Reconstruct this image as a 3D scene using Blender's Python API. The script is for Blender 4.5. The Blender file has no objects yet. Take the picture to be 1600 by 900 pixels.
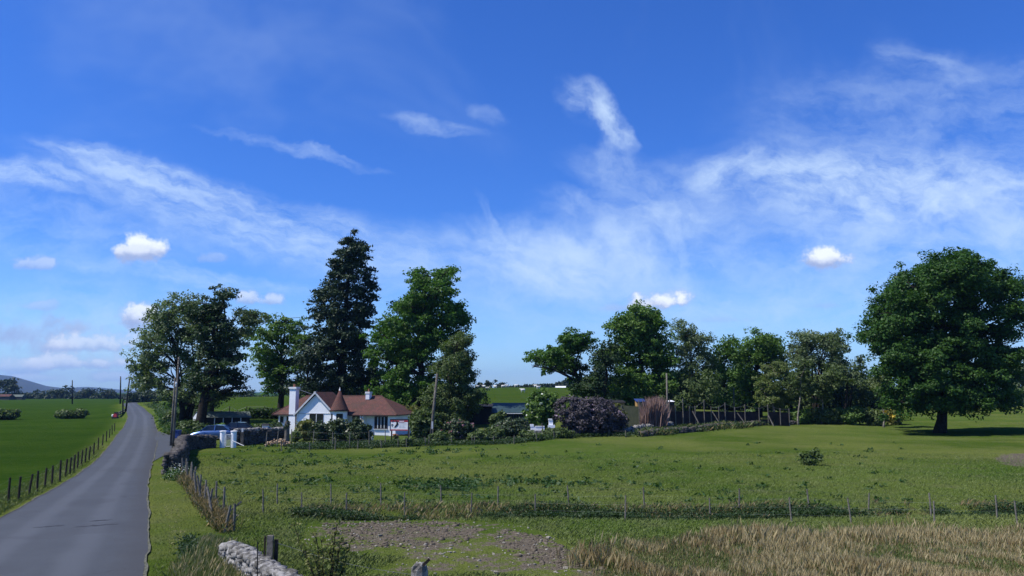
import bpy, math, random
import numpy as np
from mathutils import Vector
R = math.radians
S = bpy.context.scene
C = S.collection
rng = np.random.default_rng(7)
random.seed(7)

# ------------------------------------------------------------------ camera
CAMH = 5.0; PITCH = R(7.35); FPX = 1256.0
cam_d = bpy.data.cameras.new('camera'); cam = bpy.data.objects.new('camera', cam_d); C.objects.link(cam)
cam.location = (0, 0, CAMH); cam.rotation_euler = (math.pi/2 + PITCH, 0, 0)
cam_d.sensor_width = 36; cam_d.lens = 36*FPX/1600
cam_d.clip_start = 0.1; cam_d.clip_end = 60000
S.camera = cam
S.view_settings.view_transform = 'Standard'; S.view_settings.look = 'None'
S.view_settings.gamma = 1; S.view_settings.exposure = 0.7
try: S.view_settings.use_curve_mapping = False
except Exception: pass

cp, sp = math.cos(PITCH), math.sin(PITCH)
def ray(px, py):
    u = (px-800)/FPX; v = (450-py)/FPX
    return np.array([u, cp - v*sp, sp + v*cp])
def P(px, py, Y):
    d = ray(px, py); t = Y/d[1]
    return np.array([d[0]*t, Y, CAMH + d[2]*t])

# ------------------------------------------------------------------ sun and sky
SUN_EL = R(55); SUN_AZ = R(198)          # direction towards the sun: angle from +X, counter-clockwise
sd = Vector((math.cos(SUN_AZ)*math.cos(SUN_EL), math.sin(SUN_AZ)*math.cos(SUN_EL), math.sin(SUN_EL)))
sl = bpy.data.lights.new('sun', 'SUN'); sl.energy = 3.6; sl.angle = R(0.5); sl.color = (1.0, 0.965, 0.9)
so = bpy.data.objects.new('sun', sl); C.objects.link(so)
so.rotation_euler = (-sd).to_track_quat('-Z', 'Y').to_euler(); so.location = (-50, -20, 80)

class NT:
    """tiny helper to write node trees"""
    def __init__(s, tree): s.t = tree; s.n = tree.nodes; s.l = tree.links
    def new(s, typ, **kw):
        n = s.n.new(typ)
        for k, v in kw.items(): setattr(n, k, v)
        return n
    def link(s, a, b): s.l.new(a, b)
    def _in(s, sock, v):
        if v is None: return
        if isinstance(v, bpy.types.NodeSocket): s.l.new(v, sock)
        else: sock.default_value = v
    def m(s, op, a, b=None, c=None, clamp=False):
        n = s.n.new('ShaderNodeMath'); n.operation = op; n.use_clamp = clamp
        s._in(n.inputs[0], a); s._in(n.inputs[1], b); s._in(n.inputs[2], c)
        return n.outputs[0]
    def mr(s, v, a, b, c=0.0, d=1.0, smooth=True):
        n = s.n.new('ShaderNodeMapRange'); n.interpolation_type = 'SMOOTHSTEP' if smooth else 'LINEAR'
        s._in(n.inputs[0], v); n.inputs[1].default_value = a; n.inputs[2].default_value = b
        n.inputs[3].default_value = c; n.inputs[4].default_value = d
        return n.outputs[0]
    def noise(s, vec, scale, detail=3, rough=0.55, dist=0.0, color=False):
        n = s.n.new('ShaderNodeTexNoise'); n.inputs['Scale'].default_value = scale
        n.inputs['Detail'].default_value = detail; n.inputs['Roughness'].default_value = rough
        n.inputs['Distortion'].default_value = dist
        if vec is not None: s.l.new(vec, n.inputs['Vector'])
        return n.outputs['Color'] if color else n.outputs['Fac']
    def mix(s, f, a, b, blend='MIX'):
        n = s.n.new('ShaderNodeMix'); n.data_type = 'RGBA'; n.blend_type = blend
        s._in(n.inputs[0], f)
        for k, v in ((6, a), (7, b)):
            if isinstance(v, bpy.types.NodeSocket): s.l.new(v, n.inputs[k])
            else: n.inputs[k].default_value = (v[0], v[1], v[2], 1)
        return n.outputs[2]
    def comb(s, x, y, z=0.0):
        n = s.n.new('ShaderNodeCombineXYZ')
        s._in(n.inputs[0], x); s._in(n.inputs[1], y); s._in(n.inputs[2], z)
        return n.outputs[0]

world = bpy.data.worlds.new('World'); S.world = world; world.use_nodes = True
w = NT(world.node_tree); w.n.clear()
sky = w.new('ShaderNodeTexSky', sky_type='NISHITA'); sky.sun_disc = False
sky.sun_elevation = SUN_EL; sky.sun_rotation = R(90) - SUN_AZ; sky.altitude = 0
sky.air_density = 1.0; sky.dust_density = 0.35; sky.ozone_density = 3.0
tc = w.new('ShaderNodeTexCoord'); sep = w.new('ShaderNodeSeparateXYZ'); w.link(tc.outputs['Generated'], sep.inputs[0])
dx, dy, dz = sep.outputs
yy = w.m('MAXIMUM', dy, 0.08)
U0 = w.m('DIVIDE', dx, yy); V0 = w.m('DIVIDE', dz, yy)
front = w.mr(dy, 0.1, 0.35)
uvr = w.comb(U0, V0, 0.0)
wc = w.noise(uvr, 4.0, 4, 0.6, color=True)
sw = w.new('ShaderNodeSeparateXYZ'); w.link(wc, sw.inputs[0])
U = w.m('ADD', U0, w.m('MULTIPLY', w.m('SUBTRACT', sw.outputs[0], 0.5), 0.08))
V = w.m('ADD', V0, w.m('MULTIPLY', w.m('SUBTRACT', sw.outputs[1], 0.5), 0.06))
sw2 = w.new('ShaderNodeSeparateXYZ'); w.link(w.noise(uvr, 15.0, 5, 0.65, color=True), sw2.inputs[0])
U = w.m('ADD', U, w.m('MULTIPLY', w.m('SUBTRACT', sw2.outputs[0], 0.5), 0.05)); V = w.m('ADD', V, w.m('MULTIPLY', w.m('SUBTRACT', sw2.outputs[1], 0.5), 0.035))
def d2(px, py):
    d = ray(px, py); return d[0]/d[1], d[2]/d[1]
def local(u, v, px, py, ang):
    u0, v0 = d2(px, py); ca, sa = math.cos(R(ang)), math.sin(R(ang))
    a = w.m('SUBTRACT', u, u0); b = w.m('SUBTRACT', v, v0)
    p = w.m('ADD', w.m('MULTIPLY', a, ca), w.m('MULTIPLY', b, sa))
    q = w.m('SUBTRACT', w.m('MULTIPLY', b, ca), w.m('MULTIPLY', a, sa))
    return p, q
cirrus = None
#      px   py   a    b   ang  strength  streakiness
CIR = [(370,335,250,34,-17,.66,8),(215,268,130,17,-15,.75,8),(180,262,60,8,-14,.5,6),(30,276,95,16,-8,.75,6),(455,240,110,7,-12,.4,6),
       (90,335,230,60,-3,.35,4),(300,430,170,13,-7,.5,6),(925,160,38,24,-45,.75,2.5),(958,190,45,16,-52,.95,3),(965,245,45,22,-80,.5,2),
       (830,400,95,40,-18,.9,2.5),(905,405,80,42,0,.75,2.5),(1010,335,120,26,-6,.6,3),(980,385,50,26,-60,.75,2.5),(1005,410,30,45,0,.5,2),(1062,400,55,14,-85,.45,2.5),(1132,275,44,28,20,.85,2),
       (1400,295,250,55,-3,.95,3),(1490,360,230,55,0,.65,3.5),(1500,190,260,80,0,.32,3),(1455,98,70,20,-25,.35,4),(1180,440,480,80,0,.45,3),
       (768,345,34,8,-58,.3,3),(680,197,60,10,-10,.4,4),(120,520,260,70,0,.45,3),(700,410,330,38,-8,.4,4),(1040,300,120,30,-20,.4,3),
       (200,560,300,50,0,.35,3),(900,560,800,60,0,.18,3),(760,178,24,12,-20,.3,2),(1300,470,200,40,0,.35,3)]
for i, (px, py, a, b, ang, st, sk) in enumerate(CIR):
    p, q = local(U, V, px, py, ang)
    pa = w.m('DIVIDE', p, a/FPX); qb = w.m('DIVIDE', q, b/FPX)
    r2 = w.m('ADD', w.m('MULTIPLY', pa, pa), w.m('MULTIPLY', qb, qb))
    mask = w.mr(r2, 3.0, 0.0)
    nv = w.comb(w.m('MULTIPLY', p, 9.0), w.m('MULTIPLY', q, 9.0*(1+(sk-1)*.5)), 3.1*i)
    nn = w.mr(w.noise(nv, 1.6, 8, 0.64, 0.15), 0.26, 0.80)
    c = w.m('MULTIPLY', w.m('MULTIPLY', mask, nn), st)
    cirrus = c if cirrus is None else w.m('MULTIPLY_ADD', c, w.m('SUBTRACT', 1.0, cirrus), cirrus)
cirrus = w.m('MULTIPLY', cirrus, front)
# loose veil everywhere else, so the sky is real all round
gen = w.noise(tc.outputs['Generated'], 2.2, 5, 0.6, 0.6)
veil = w.m('MULTIPLY', w.mr(gen, 0.5, 0.85), 0.22)
cirrus = w.m('MINIMUM', w.m('ADD', cirrus, veil), 1.0)
# cumulus puffs
CUM = [(226,388,50,27,1.0,0),(212,394,30,14,.8,.3),(52,413,34,15,.55,.1),(1290,405,36,20,1.0,0),(1030,472,48,20,1.0,0),(1000,480,25,12,.8,.2),(222,492,44,28,.95,.0),(385,466,24,17,.7,0),(425,470,24,14,.65,0),
       (35,528,100,34,.8,1),(70,545,60,24,.7,.8),(125,513,40,18,.75,.8),(140,538,80,20,.75,.1),(110,568,90,18,.8,.15),(30,575,60,20,.6,.2),(175,590,60,12,.6,.2),(60,592,60,9,.5,.1),(335,405,24,10,.3,.3),(1560,545,60,14,.3,.7),(66,478,30,10,.4,.4),
       (960,482,40,10,.4,.7),(1130,500,60,7,.25,.7),(1290,478,50,6,.25,.8)]
nP = w.noise(uvr, 22.0, 6, 0.62); nQ = w.noise(uvr, 60.0, 4, 0.6)
base = sky.outputs[0]
hs = w.new('ShaderNodeHueSaturation'); hs.inputs['Saturation'].default_value = 1.12; w.link(base, hs.inputs['Color'])
tint = w.mix(w.mr(dz, -0.05, 0.22, 0.0, 1.0, False), (0.78, 1.06, 1.50), (0.33, 0.62, 1.22))
base = w.mix(1.0, hs.outputs[0], tint, 'MULTIPLY')
CB = 7.4
col = w.mix(w.m('MULTIPLY', cirrus, 0.92), base, (CB*0.66, CB*0.84, CB*1.08))
for i, (px, py, a, b, st, gr) in enumerate(CUM):
    p, q = local(U0, V0, px, py, 0)
    pa = w.m('DIVIDE', p, a/FPX); qb = w.m('DIVIDE', w.m('MAXIMUM', q, w.m('MULTIPLY', q, 1.6)), b/FPX)
    qb = w.m('DIVIDE', w.m('MAXIMUM', q, w.m('MULTIPLY', q, -1.5)), b/FPX)
    r = w.m('SQRT', w.m('ADD', w.m('MULTIPLY', pa, pa), w.m('MULTIPLY', qb, qb)))
    f = w.m('ADD', w.m('SUBTRACT', 1.14, r), w.m('MULTIPLY', w.m('SUBTRACT', nP, 0.5), 2.6))
    f = w.m('ADD', f, w.m('MULTIPLY', w.m('SUBTRACT', nQ, 0.5), 0.9))
    al = w.m('MULTIPLY', w.mr(f, 0.0, 0.65 if gr < .5 else 1.1), st)
    al = w.m('MULTIPLY', al, front)
    top = w.mr(w.m('ADD', w.m('DIVIDE', q, b/FPX), w.m('MULTIPLY', w.m('SUBTRACT', nQ, 0.5), 1.2)), -0.6, 0.35, 0.0, 1.0-gr)
    if i == 0: A_, Sh = al, top
    else:
        Sh = w.m('ADD', Sh, w.m('MULTIPLY', al, w.m('SUBTRACT', top, Sh)))
        A_ = w.m('ADD', A_, w.m('MULTIPLY', al, w.m('SUBTRACT', 1.0, A_)))
col = w.mix(A_, col, w.mix(Sh, (CB*0.38, CB*0.48, CB*0.78), (CB*0.98, CB*1.05, CB*1.15)))
bg = w.new('ShaderNodeBackground'); bg.inputs['Strength'].default_value = 0.085
w.link(col, bg.inputs['Color'])
wo = w.new('ShaderNodeOutputWorld'); w.link(bg.outputs[0], wo.inputs['Surface'])
world.cycles.sampling_method = 'MANUAL'; world.cycles.sample_map_resolution = 512

# ------------------------------------------------------------------ terrain height
colpx = [-900, 0, 120, 215, 300, 400, 520, 640, 820, 950, 1100, 1250, 1400, 1600, 2300]
rowY  = [ 60,  80,  95, 110, 130, 150, 200, 250, 320, 450, 700, 1500, 6000]
ZT = [
 [0,0,0,0,0,0,0,0,0,0,0,0,0],
 [0,0,0,0,0,0,0,0,0,0,0,0,0],
 [0,0,0,0,0,0,0,0,0,0,0,0,0],
 [0,0,0,.05,.15,.35,1.1,1.5,.6,0,0,0,0],
 [0,.0,.3,.8,1.3,1.6,2.3,2.9,2.3,1,0,0,0],
 [0,.0,.25,1.1,1.6,2.0,3.2,3.45,2.8,1,0,0,0],
 [0,.0,.05,.6,1.3,1.8,3.3,3.9,3.5,2,0,0,0],
 [0,.0,.1,.7,1.3,2.0,3.7,5.0,5.7,5,3,0,0],
 [0,.1,.4,.9,1.5,2.2,4.0,5.3,6.7,6.6,5,1,0],
 [0,.05,.4,.9,1.5,2.2,3.8,5.0,6.3,6,5,1,0],
 [0,0,.25,.7,1.3,2.0,3.2,4,4.6,4,3,1,0],
 [0,0,.1,.35,.8,1.3,2.3,3,4,4,2,0,0],
 [0,0,.0,.1,.45,.9,2.0,3,4,4,2,0,0],
 [0,0,.0,.15,.5,.9,1.9,2.5,2.9,3,2,0,0],
 [0,0,.0,.15,.5,.9,1.9,2.5,2.9,3,2,0,0]]
ZT = np.array(ZT); colA = (np.array(colpx)-800)/FPX; rL = np.log(np.array(rowY))
def T(X, Y):
    X = np.asarray(X, float); Y = np.asarray(Y, float)
    Ys = np.maximum(Y, 20.0)
    a = np.clip(X/Ys/cp, colA[0], colA[-1]-1e-6); l = np.clip(np.log(Ys), rL[0], rL[-1]-1e-6)
    i = np.clip(np.searchsorted(colA, a, side='right')-1, 0, len(colA)-2)
    j = np.clip(np.searchsorted(rL, l, side='right')-1, 0, len(rL)-2)
    fa = (a-colA[i])/(colA[i+1]-colA[i]); fl = (l-rL[j])/(rL[j+1]-rL[j])
    fa = fa*fa*(3-2*fa); fl = fl*.4 + .6*fl*fl*(3-2*fl)
    z = (ZT[i, j]*(1-fa)+ZT[i+1, j]*fa)*(1-fl) + (ZT[i, j+1]*(1-fa)+ZT[i+1, j+1]*fa)*fl
    und = 0.10*np.sin(X*.13+1.3)*np.sin(Y*.11) + .05*np.sin(X*.41+Y*.23)
    und = und*np.clip((X+0.42*Y-1)/6, 0, 1)*np.clip((Y-24)/10, 0, 1)
    # shallow ditch between the two lower fences
    dn = np.exp(-((Y-34.4-.02*X)/0.9)**2)*0.35*np.clip((X+9.0)/3, 0, 1)
    return z + und - dn
GYS = np.geomspace(6, 2000, 500)
def G(px, py):
    """where the view ray meets the ground"""
    d = ray(px, py); q = d/d[1]; e = CAMH + q[2]*GYS - T(q[0]*GYS, GYS); k = np.where(e <= 0)[0]
    if len(k) == 0 or k[0] == 0: Y = GYS[-1]
    else: i = k[0]; Y = GYS[i-1] + (GYS[i]-GYS[i-1])*e[i-1]/(e[i-1]-e[i])
    return np.array([q[0]*Y, Y, float(T(q[0]*Y, Y))])
def GY(px, Y):
    z = 0.0
    for _ in range(4):
        X = (px-800)/FPX*(Y*cp + (z-CAMH)*sp); z = float(T(X, Y))
    return np.array([X, Y, z])

# ------------------------------------------------------------------ mesh helpers
def link(o, parent=None):
    C.objects.link(o)
    if parent is not None: o.parent = parent
    return o
def mesh_np(name, V_, F_, mat, parent=None, smooth=False, origin=None, mats=None, mi=None):
    """V_ (n,3); F_ (m,k) single arity, or list of arrays with differing arity"""
    V_ = np.asarray(V_, np.float32)
    if parent is not None: V_ = V_ - np.array(parent.location, np.float32)
    elif origin is not None: V_ = V_ - np.array(origin, np.float32)
    if isinstance(F_, np.ndarray): F_ = [F_]
    me = bpy.data.meshes.new(name)
    nl = sum(f.size for f in F_); nf = sum(len(f) for f in F_)
    me.vertices.add(len(V_)); me.vertices.foreach_set('co', V_.ravel())
    me.loops.add(nl); me.polygons.add(nf)
    li = np.concatenate([f.ravel() for f in F_]).astype(np.int32)
    tot = np.concatenate([np.full(len(f), f.shape[1]) for f in F_]).astype(np.int32)
    st = np.concatenate([[0], np.cumsum(tot)[:-1]]).astype(np.int32)
    me.loops.foreach_set('vertex_index', li); me.polygons.foreach_set('loop_start', st)
    try: me.polygons.foreach_set('loop_total', tot)
    except Exception: pass
    for m_ in (mats or [mat]): me.materials.append(m_)
    if mi is not None: me.polygons.foreach_set('material_index', np.asarray(mi, np.int32))
    me.update(calc_edges=True)
    if smooth: me.polygons.foreach_set('use_smooth', np.ones(nf, bool))
    o = bpy.data.objects.new(name, me); link(o, parent)
    if parent is None and origin is not None: o.location = [float(a) for a in origin]
    return o
class MB:
    """collects simple solids, then builds them as ONE mesh"""
    def __init__(s): s.v = []; s.f = []; s.n = 0
    def add(s, verts, faces):
        s.v.extend([tuple(map(float, q)) for q in verts]); s.f.extend([tuple(i+s.n for i in f) for f in faces]); s.n += len(verts); return s
    def box(s, x0, x1, y0, y1, z0, z1):
        return s.add([(x0,y0,z0),(x1,y0,z0),(x1,y1,z0),(x0,y1,z0),(x0,y0,z1),(x1,y0,z1),(x1,y1,z1),(x0,y1,z1)],
                     [(0,3,2,1),(4,5,6,7),(0,1,5,4),(1,2,6,5),(2,3,7,6),(3,0,4,7)])
    def bar(s, a, b, wx, wz):
        a = Vector(a); b = Vector(b); d = (b-a).normalized()
        up = Vector((0,0,1)) if abs(d.z) < .9 else Vector((1,0,0))
        e = d.cross(up).normalized()*wx/2; g = e.cross(d).normalized()*wz/2
        vs = [a-e-g, a+e-g, a+e+g, a-e+g, b-e-g, b+e-g, b+e+g, b-e+g]
        return s.add(vs, [(0,3,2,1),(4,5,6,7),(0,1,5,4),(1,2,6,5),(2,3,7,6),(3,0,4,7)])
    def tube(s, pts, rad, seg=8, cap=True):
        pts = [Vector(p) for p in pts]; n = len(pts)
        rad = [rad]*n if isinstance(rad, (int, float)) else rad
        vs = []
        for i, p in enumerate(pts):
            d = (pts[min(i+1, n-1)]-pts[max(i-1, 0)]).normalized()
            ref = Vector((0,1,0)) if abs(d.y) < .9 else Vector((1,0,0))
            e = d.cross(ref).normalized(); g = e.cross(d)
            for k in range(seg):
                a = 2*math.pi*k/seg; vs.append(p + (e*math.cos(a)+g*math.sin(a))*rad[i])
        fs = []
        for i in range(n-1):
            for k in range(seg):
                fs.append((i*seg+k, i*seg+(k+1)%seg, (i+1)*seg+(k+1)%seg, (i+1)*seg+k))
        if cap: fs.append(tuple(range(seg))[::-1]); fs.append(tuple((n-1)*seg+k for k in range(seg)))
        return s.add(vs, fs)
    def lathe(s, c, prof, seg=16):
        vs = []; fs = []
        for (r, z) in prof:
            for k in range(seg):
                a = 2*math.pi*k/seg; vs.append((c[0]+r*math.cos(a), c[1]+r*math.sin(a), c[2]+z))
        for i in range(len(prof)-1):
            for k in range(seg): fs.append((i*seg+k, i*seg+(k+1)%seg, (i+1)*seg+(k+1)%seg, (i+1)*seg+k))
        fs.append(tuple(range(seg))[::-1]); fs.append(tuple((len(prof)-1)*seg+k for k in range(seg)))
        return s.add(vs, fs)
    def build(s, name, mat, parent=None, smooth=False, origin=None):
        me = bpy.data.meshes.new(name)
        off = Vector(parent.location) if parent is not None else (Vector(origin) if origin is not None else Vector((0,0,0)))
        if parent is not None and parent.parent is not None: off = off + Vector(parent.parent.location)
        me.from_pydata([tuple(Vector(q)-off) for q in s.v], [], s.f); me.materials.append(mat); me.update()
        if smooth:
            me.polygons.foreach_set('use_smooth', np.ones(len(me.polygons), bool))
        o = bpy.data.objects.new(name, me); link(o, parent)
        if parent is None and origin is not None: o.location = off
        return o
def tag(o, label=None, cat=None, group=None, kind=None):
    if label: o['label'] = label
    if cat: o['category'] = cat
    if group: o['group'] = group
    if kind: o['kind'] = kind
    return o
def thing(name, loc, label, cat, group=None):
    o = bpy.data.objects.new(name, None); o.empty_display_size = .3; link(o)
    o.location = [float(a) for a in loc]; return tag(o, label, cat, group)

# ------------------------------------------------------------------ materials
def newmat(name):
    m = bpy.data.materials.new(name); m.use_nodes = True; t = NT(m.node_tree); t.n.clear()
    out = t.new('ShaderNodeOutputMaterial'); b = t.new('ShaderNodeBsdfPrincipled'); t.link(b.outputs[0], out.inputs[0])
    return m, t, b, out
def pmat(name, c, rough=.8, c2=None, scale=3.0, spec=.3, bump=0.0, metal=0.0, obj=True):
    m, t, b, out = newmat(name)
    co = t.new('ShaderNodeTexCoord').outputs['Object']
    n = t.noise(co, scale, 5, .6)
    c2 = c2 or tuple(x*.7 for x in c)
    t.link(t.mix(t.mr(n, .35, .65), c, c2), b.inputs['Base Color'])
    b.inputs['Roughness'].default_value = rough; b.inputs['Specular IOR Level'].default_value = spec; b.inputs['Metallic'].default_value = metal
    if bump:
        bn = t.new('ShaderNodeBump'); bn.inputs['Strength'].default_value = bump; bn.inputs['Distance'].default_value = .03
        t.link(t.noise(co, scale*6, 4, .7), bn.inputs['Height']); t.link(bn.outputs[0], b.inputs['Normal'])
    return m
def leafmat(name, c1, c2, trans=.35, rough=.55, scale=.35):
    m, t, b, out = newmat(name)
    geo = t.new('ShaderNodeNewGeometry')
    n = t.noise(geo.outputs['Position'], scale, 2, .5)
    f = t.m('ADD', t.m('MULTIPLY', geo.outputs['Random Per Island'], .65), t.m('MULTIPLY', n, .45), clamp=True)
    cc = t.mix(f, c1, c2); t.link(cc, b.inputs['Base Color'])
    b.inputs['Roughness'].default_value = rough; b.inputs['Specular IOR Level'].default_value = .25
    tr = t.new('ShaderNodeBsdfTranslucent')
    t.link(t.mix(1.0, cc, (1.25, 1.5, .5), 'MULTIPLY'), tr.inputs[0])
    ms = t.new('ShaderNodeMixShader'); ms.inputs[0].default_value = trans
    t.link(b.outputs[0], ms.inputs[1]); t.link(tr.outputs[0], ms.inputs[2]); t.link(ms.outputs[0], out.inputs[0])
    return m
def grass_colour(t, pos, light=1.0):
    """colour of the pasture by place: shared by the ground and the blades growing on it"""
    s = light
    n1 = t.noise(pos, .07, 3, .55); n2 = t.noise(pos, .45, 4, .6); n3 = t.noise(pos, 2.6, 3, .6)
    n0 = t.noise(pos, .022, 3, .6)
    c = t.mix(t.mr(n1, .35, .65), (.060*s, .098*s, .014*s), (.128*s, .150*s, .036*s))
    c = t.mix(t.m('MULTIPLY', t.mr(n0, .42, .62), .6), c, (.066*s, .116*s, .018*s))
    c = t.mix(t.m('MULTIPLY', t.mr(n2, .45, .75), .6), c, (.125*s, .135*s, .052*s))
    c = t.mix(t.m('MULTIPLY', t.mr(n3, .5, .75), .55), c, (.036*s, .064*s, .013*s))
    return c

def grassmat(name, light=1.0, tint=None):
    m, t, b, out = newmat(name)
    geo = t.new('ShaderNodeNewGeometry')
    c = grass_colour(t, geo.outputs['Position'], light)
    c = t.mix(t.m('MULTIPLY', geo.outputs['Random Per Island'], .5), c, (.14*light, .155*light, .06*light))
    if tint: c = t.mix(.6, c, tint)
    t.link(c, b.inputs['Base Color']); b.inputs['Roughness'].default_value = .6; b.inputs['Specular IOR Level'].default_value = .2
    return m
def mk_ground():
    m, t, b, out = newmat('pasture_ground')
    geo = t.new('ShaderNodeNewGeometry'); pos = geo.outputs['Position']
    at = t.new('ShaderNodeAttribute'); at.attribute_name = 'zone'
    sp_ = t.new('ShaderNodeSeparateColor'); t.link(at.outputs['Color'], sp_.inputs[0])
    soil, dry, left = sp_.outputs
    c = grass_colour(t, pos)
    nl = t.noise(pos, .12, 3, .5)
    cl = t.mix(t.mr(nl, .3, .7), (.022, .056, .006), (.036, .072, .009))
    cl = t.mix(t.m('MULTIPLY', t.mr(t.noise(pos, .9, 5, .7), .4, .75), .5), cl, (.062, .085, .022)); cl = t.mix(t.m('MULTIPLY', t.mr(t.noise(pos, .035, 2, .5), .4, .6), .35), cl, (.020, .046, .006))
    c = t.mix(left, c, cl)
    nd = t.noise(pos, 1.4, 4, .65)
    dm = t.mr(t.m('ADD', dry, t.m('MULTIPLY', t.m('SUBTRACT', nd, .5), 1.1)), .35, .7)
    c = t.mix(dm, c, t.mix(t.noise(pos, 5, 3), (.07, .085, .026), (.18, .15, .075)))
    ns = t.noise(pos, .9, 5, .7); ns2 = t.noise(pos, 7, 4, .7)
    sm = t.mr(t.m('ADD', soil, t.m('ADD', t.m('MULTIPLY', t.m('SUBTRACT', ns, .5), 1.7), t.m('MULTIPLY', t.m('SUBTRACT', ns2, .5), .9))), .42, .6)
    sc = t.mix(t.mr(ns2, .3, .7), (.092, .076, .055), (.190, .158, .118))
    c = t.mix(sm, c, sc)
    t.link(c, b.inputs['Base Color']); b.inputs['Roughness'].default_value = 1; b.inputs['Specular IOR Level'].default_value = 0
    bn = t.new('ShaderNodeBump'); bn.inputs['Strength'].default_value = 1.0; bn.inputs['Distance'].default_value = .16
    t.link(t.m('ADD', t.noise(pos, 3.5, 5, .7), t.m('MULTIPLY', t.noise(pos, 14, 3, .6), .4)), bn.inputs['Height']); t.link(bn.outputs[0], b.inputs['Normal'])
    return m
M = {}
M['ground'] = mk_ground()
M['grass'] = grassmat('pasture_grass', 1.15)
M['verge_grass'] = leafmat('verge_grass', (.062,.105,.016), (.16,.17,.06), .2, scale=1.2)
M['dry_grass'] = leafmat('dry_grass', (.22,.175,.082), (.52,.42,.235), .15, scale=.5)
M['dry_brown'] = leafmat('brown_grass', (.14,.098,.042), (.26,.19,.09), .15, scale=.6)
M['rush'] = leafmat('rush_green', (.06,.095,.02), (.15,.175,.06), .2, scale=.6)
M['nettle'] = leafmat('nettle', (.016,.038,.009), (.046,.076,.022), .25, scale=.9)
M['dock'] = leafmat('dock', (.022,.054,.011), (.046,.092,.018), .25, scale=.9)
M['bark'] = pmat('bark', (.034,.029,.023), .95, (.018,.015,.012), 5, .1, .8)
M['bark_pale'] = pmat('pale_bark', (.30,.27,.22), .9, (.14,.12,.10), 4, .1, .5)
M['wood_post'] = pmat('weathered_post', (.20,.18,.15), .95, (.11,.098,.08), 9, .1, .5)
M['wood_dark'] = pmat('dark_post', (.055,.042,.034), .95, (.03,.025,.02), 9, .1, .5)
M['pole'] = pmat('pole_wood', (.16,.145,.125), .9, (.085,.075,.062), 3, .1, .4)
M['pole_dark'] = pmat('pole_wood_dark', (.06,.05,.045), .9, (.035,.03,.028), 3, .1, .4)
M['wire'] = pmat('galvanised_wire', (.14,.145,.15), .6, None, 4, .5, 0, .4)
M['white'] = pmat('white_render', (.85,.86,.87), .85, (.78,.79,.80), .8, .2, .5)
M['white_paint'] = pmat('white_paint', (.80,.80,.79), .6, (.66,.66,.64), 3)
M['white_grey'] = pmat('greyed_white_paint', (.60,.61,.62), .8, (.46,.47,.48), 6, .2, .3)
M['pot'] = pmat('terracotta', (.30,.12,.07), .85, (.20,.08,.05), 8)
M['dark_frame'] = pmat('brown_window_frame', (.055,.03,.025), .6)
M['black'] = pmat('black_paint', (.012,.012,.013), .6)
M['shed_black'] = pmat('creosoted_boards', (.018,.016,.016), .85, (.010,.010,.011), 2)
M['red'] = pmat('red_paint', (.42,.035,.04), .5, (.34,.03,.035), 4)
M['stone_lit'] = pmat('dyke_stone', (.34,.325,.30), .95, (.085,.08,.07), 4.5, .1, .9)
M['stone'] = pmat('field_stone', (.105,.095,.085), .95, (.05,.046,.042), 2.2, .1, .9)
M['pebble'] = pmat('pale_pebble', (.33,.30,.245), .95, (.16,.145,.115), 5, .1, .4)
M['log'] = pmat('cut_log_wood', (.42,.32,.21), .9, (.20,.12,.07), 6, .1, .3)
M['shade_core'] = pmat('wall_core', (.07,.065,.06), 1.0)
M['slate'] = pmat('grey_shed_roof', (.11,.135,.11), .8, (.08,.095,.08), 1.5, .3, .3)
M['green_tin'] = pmat('green_tin_sheet', (.030,.06,.060), .6, (.022,.042,.045), 1.5)
M['ochre'] = pmat('ochre_board', (.42,.26,.10), .8)
M['blue_bin'] = pmat('blue_plastic', (.03,.06,.20), .5)
M['olive_net'] = pmat('olive_netting', (.115,.115,.06), .95, (.085,.09,.045), 3)
M['cane'] = leafmat('dead_canes', (.11,.06,.05), (.30,.20,.17), .1, scale=.9)
M['mesh_dark'] = pmat('dark_windbreak_netting', (.040,.026,.028), .95, (.018,.016,.018), 1)
M['wool'] = pmat('wool', (.72,.70,.64), .95, (.6,.58,.52), 4)
M['sheep_face'] = pmat('sheep_face', (.10,.09,.08), .8)
M['terracotta_flowers'] = leafmat('orange_flowers', (.45,.15,.08), (.6,.3,.2), .2)
def mk_glass():
    m, t, b, out = newmat('window_glass'); b.inputs['Base Color'].default_value = (.015,.018,.022,1)
    b.inputs['Roughness'].default_value = .08; b.inputs['Specular IOR Level'].default_value = .6; return m
M['glass'] = mk_glass()
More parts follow.
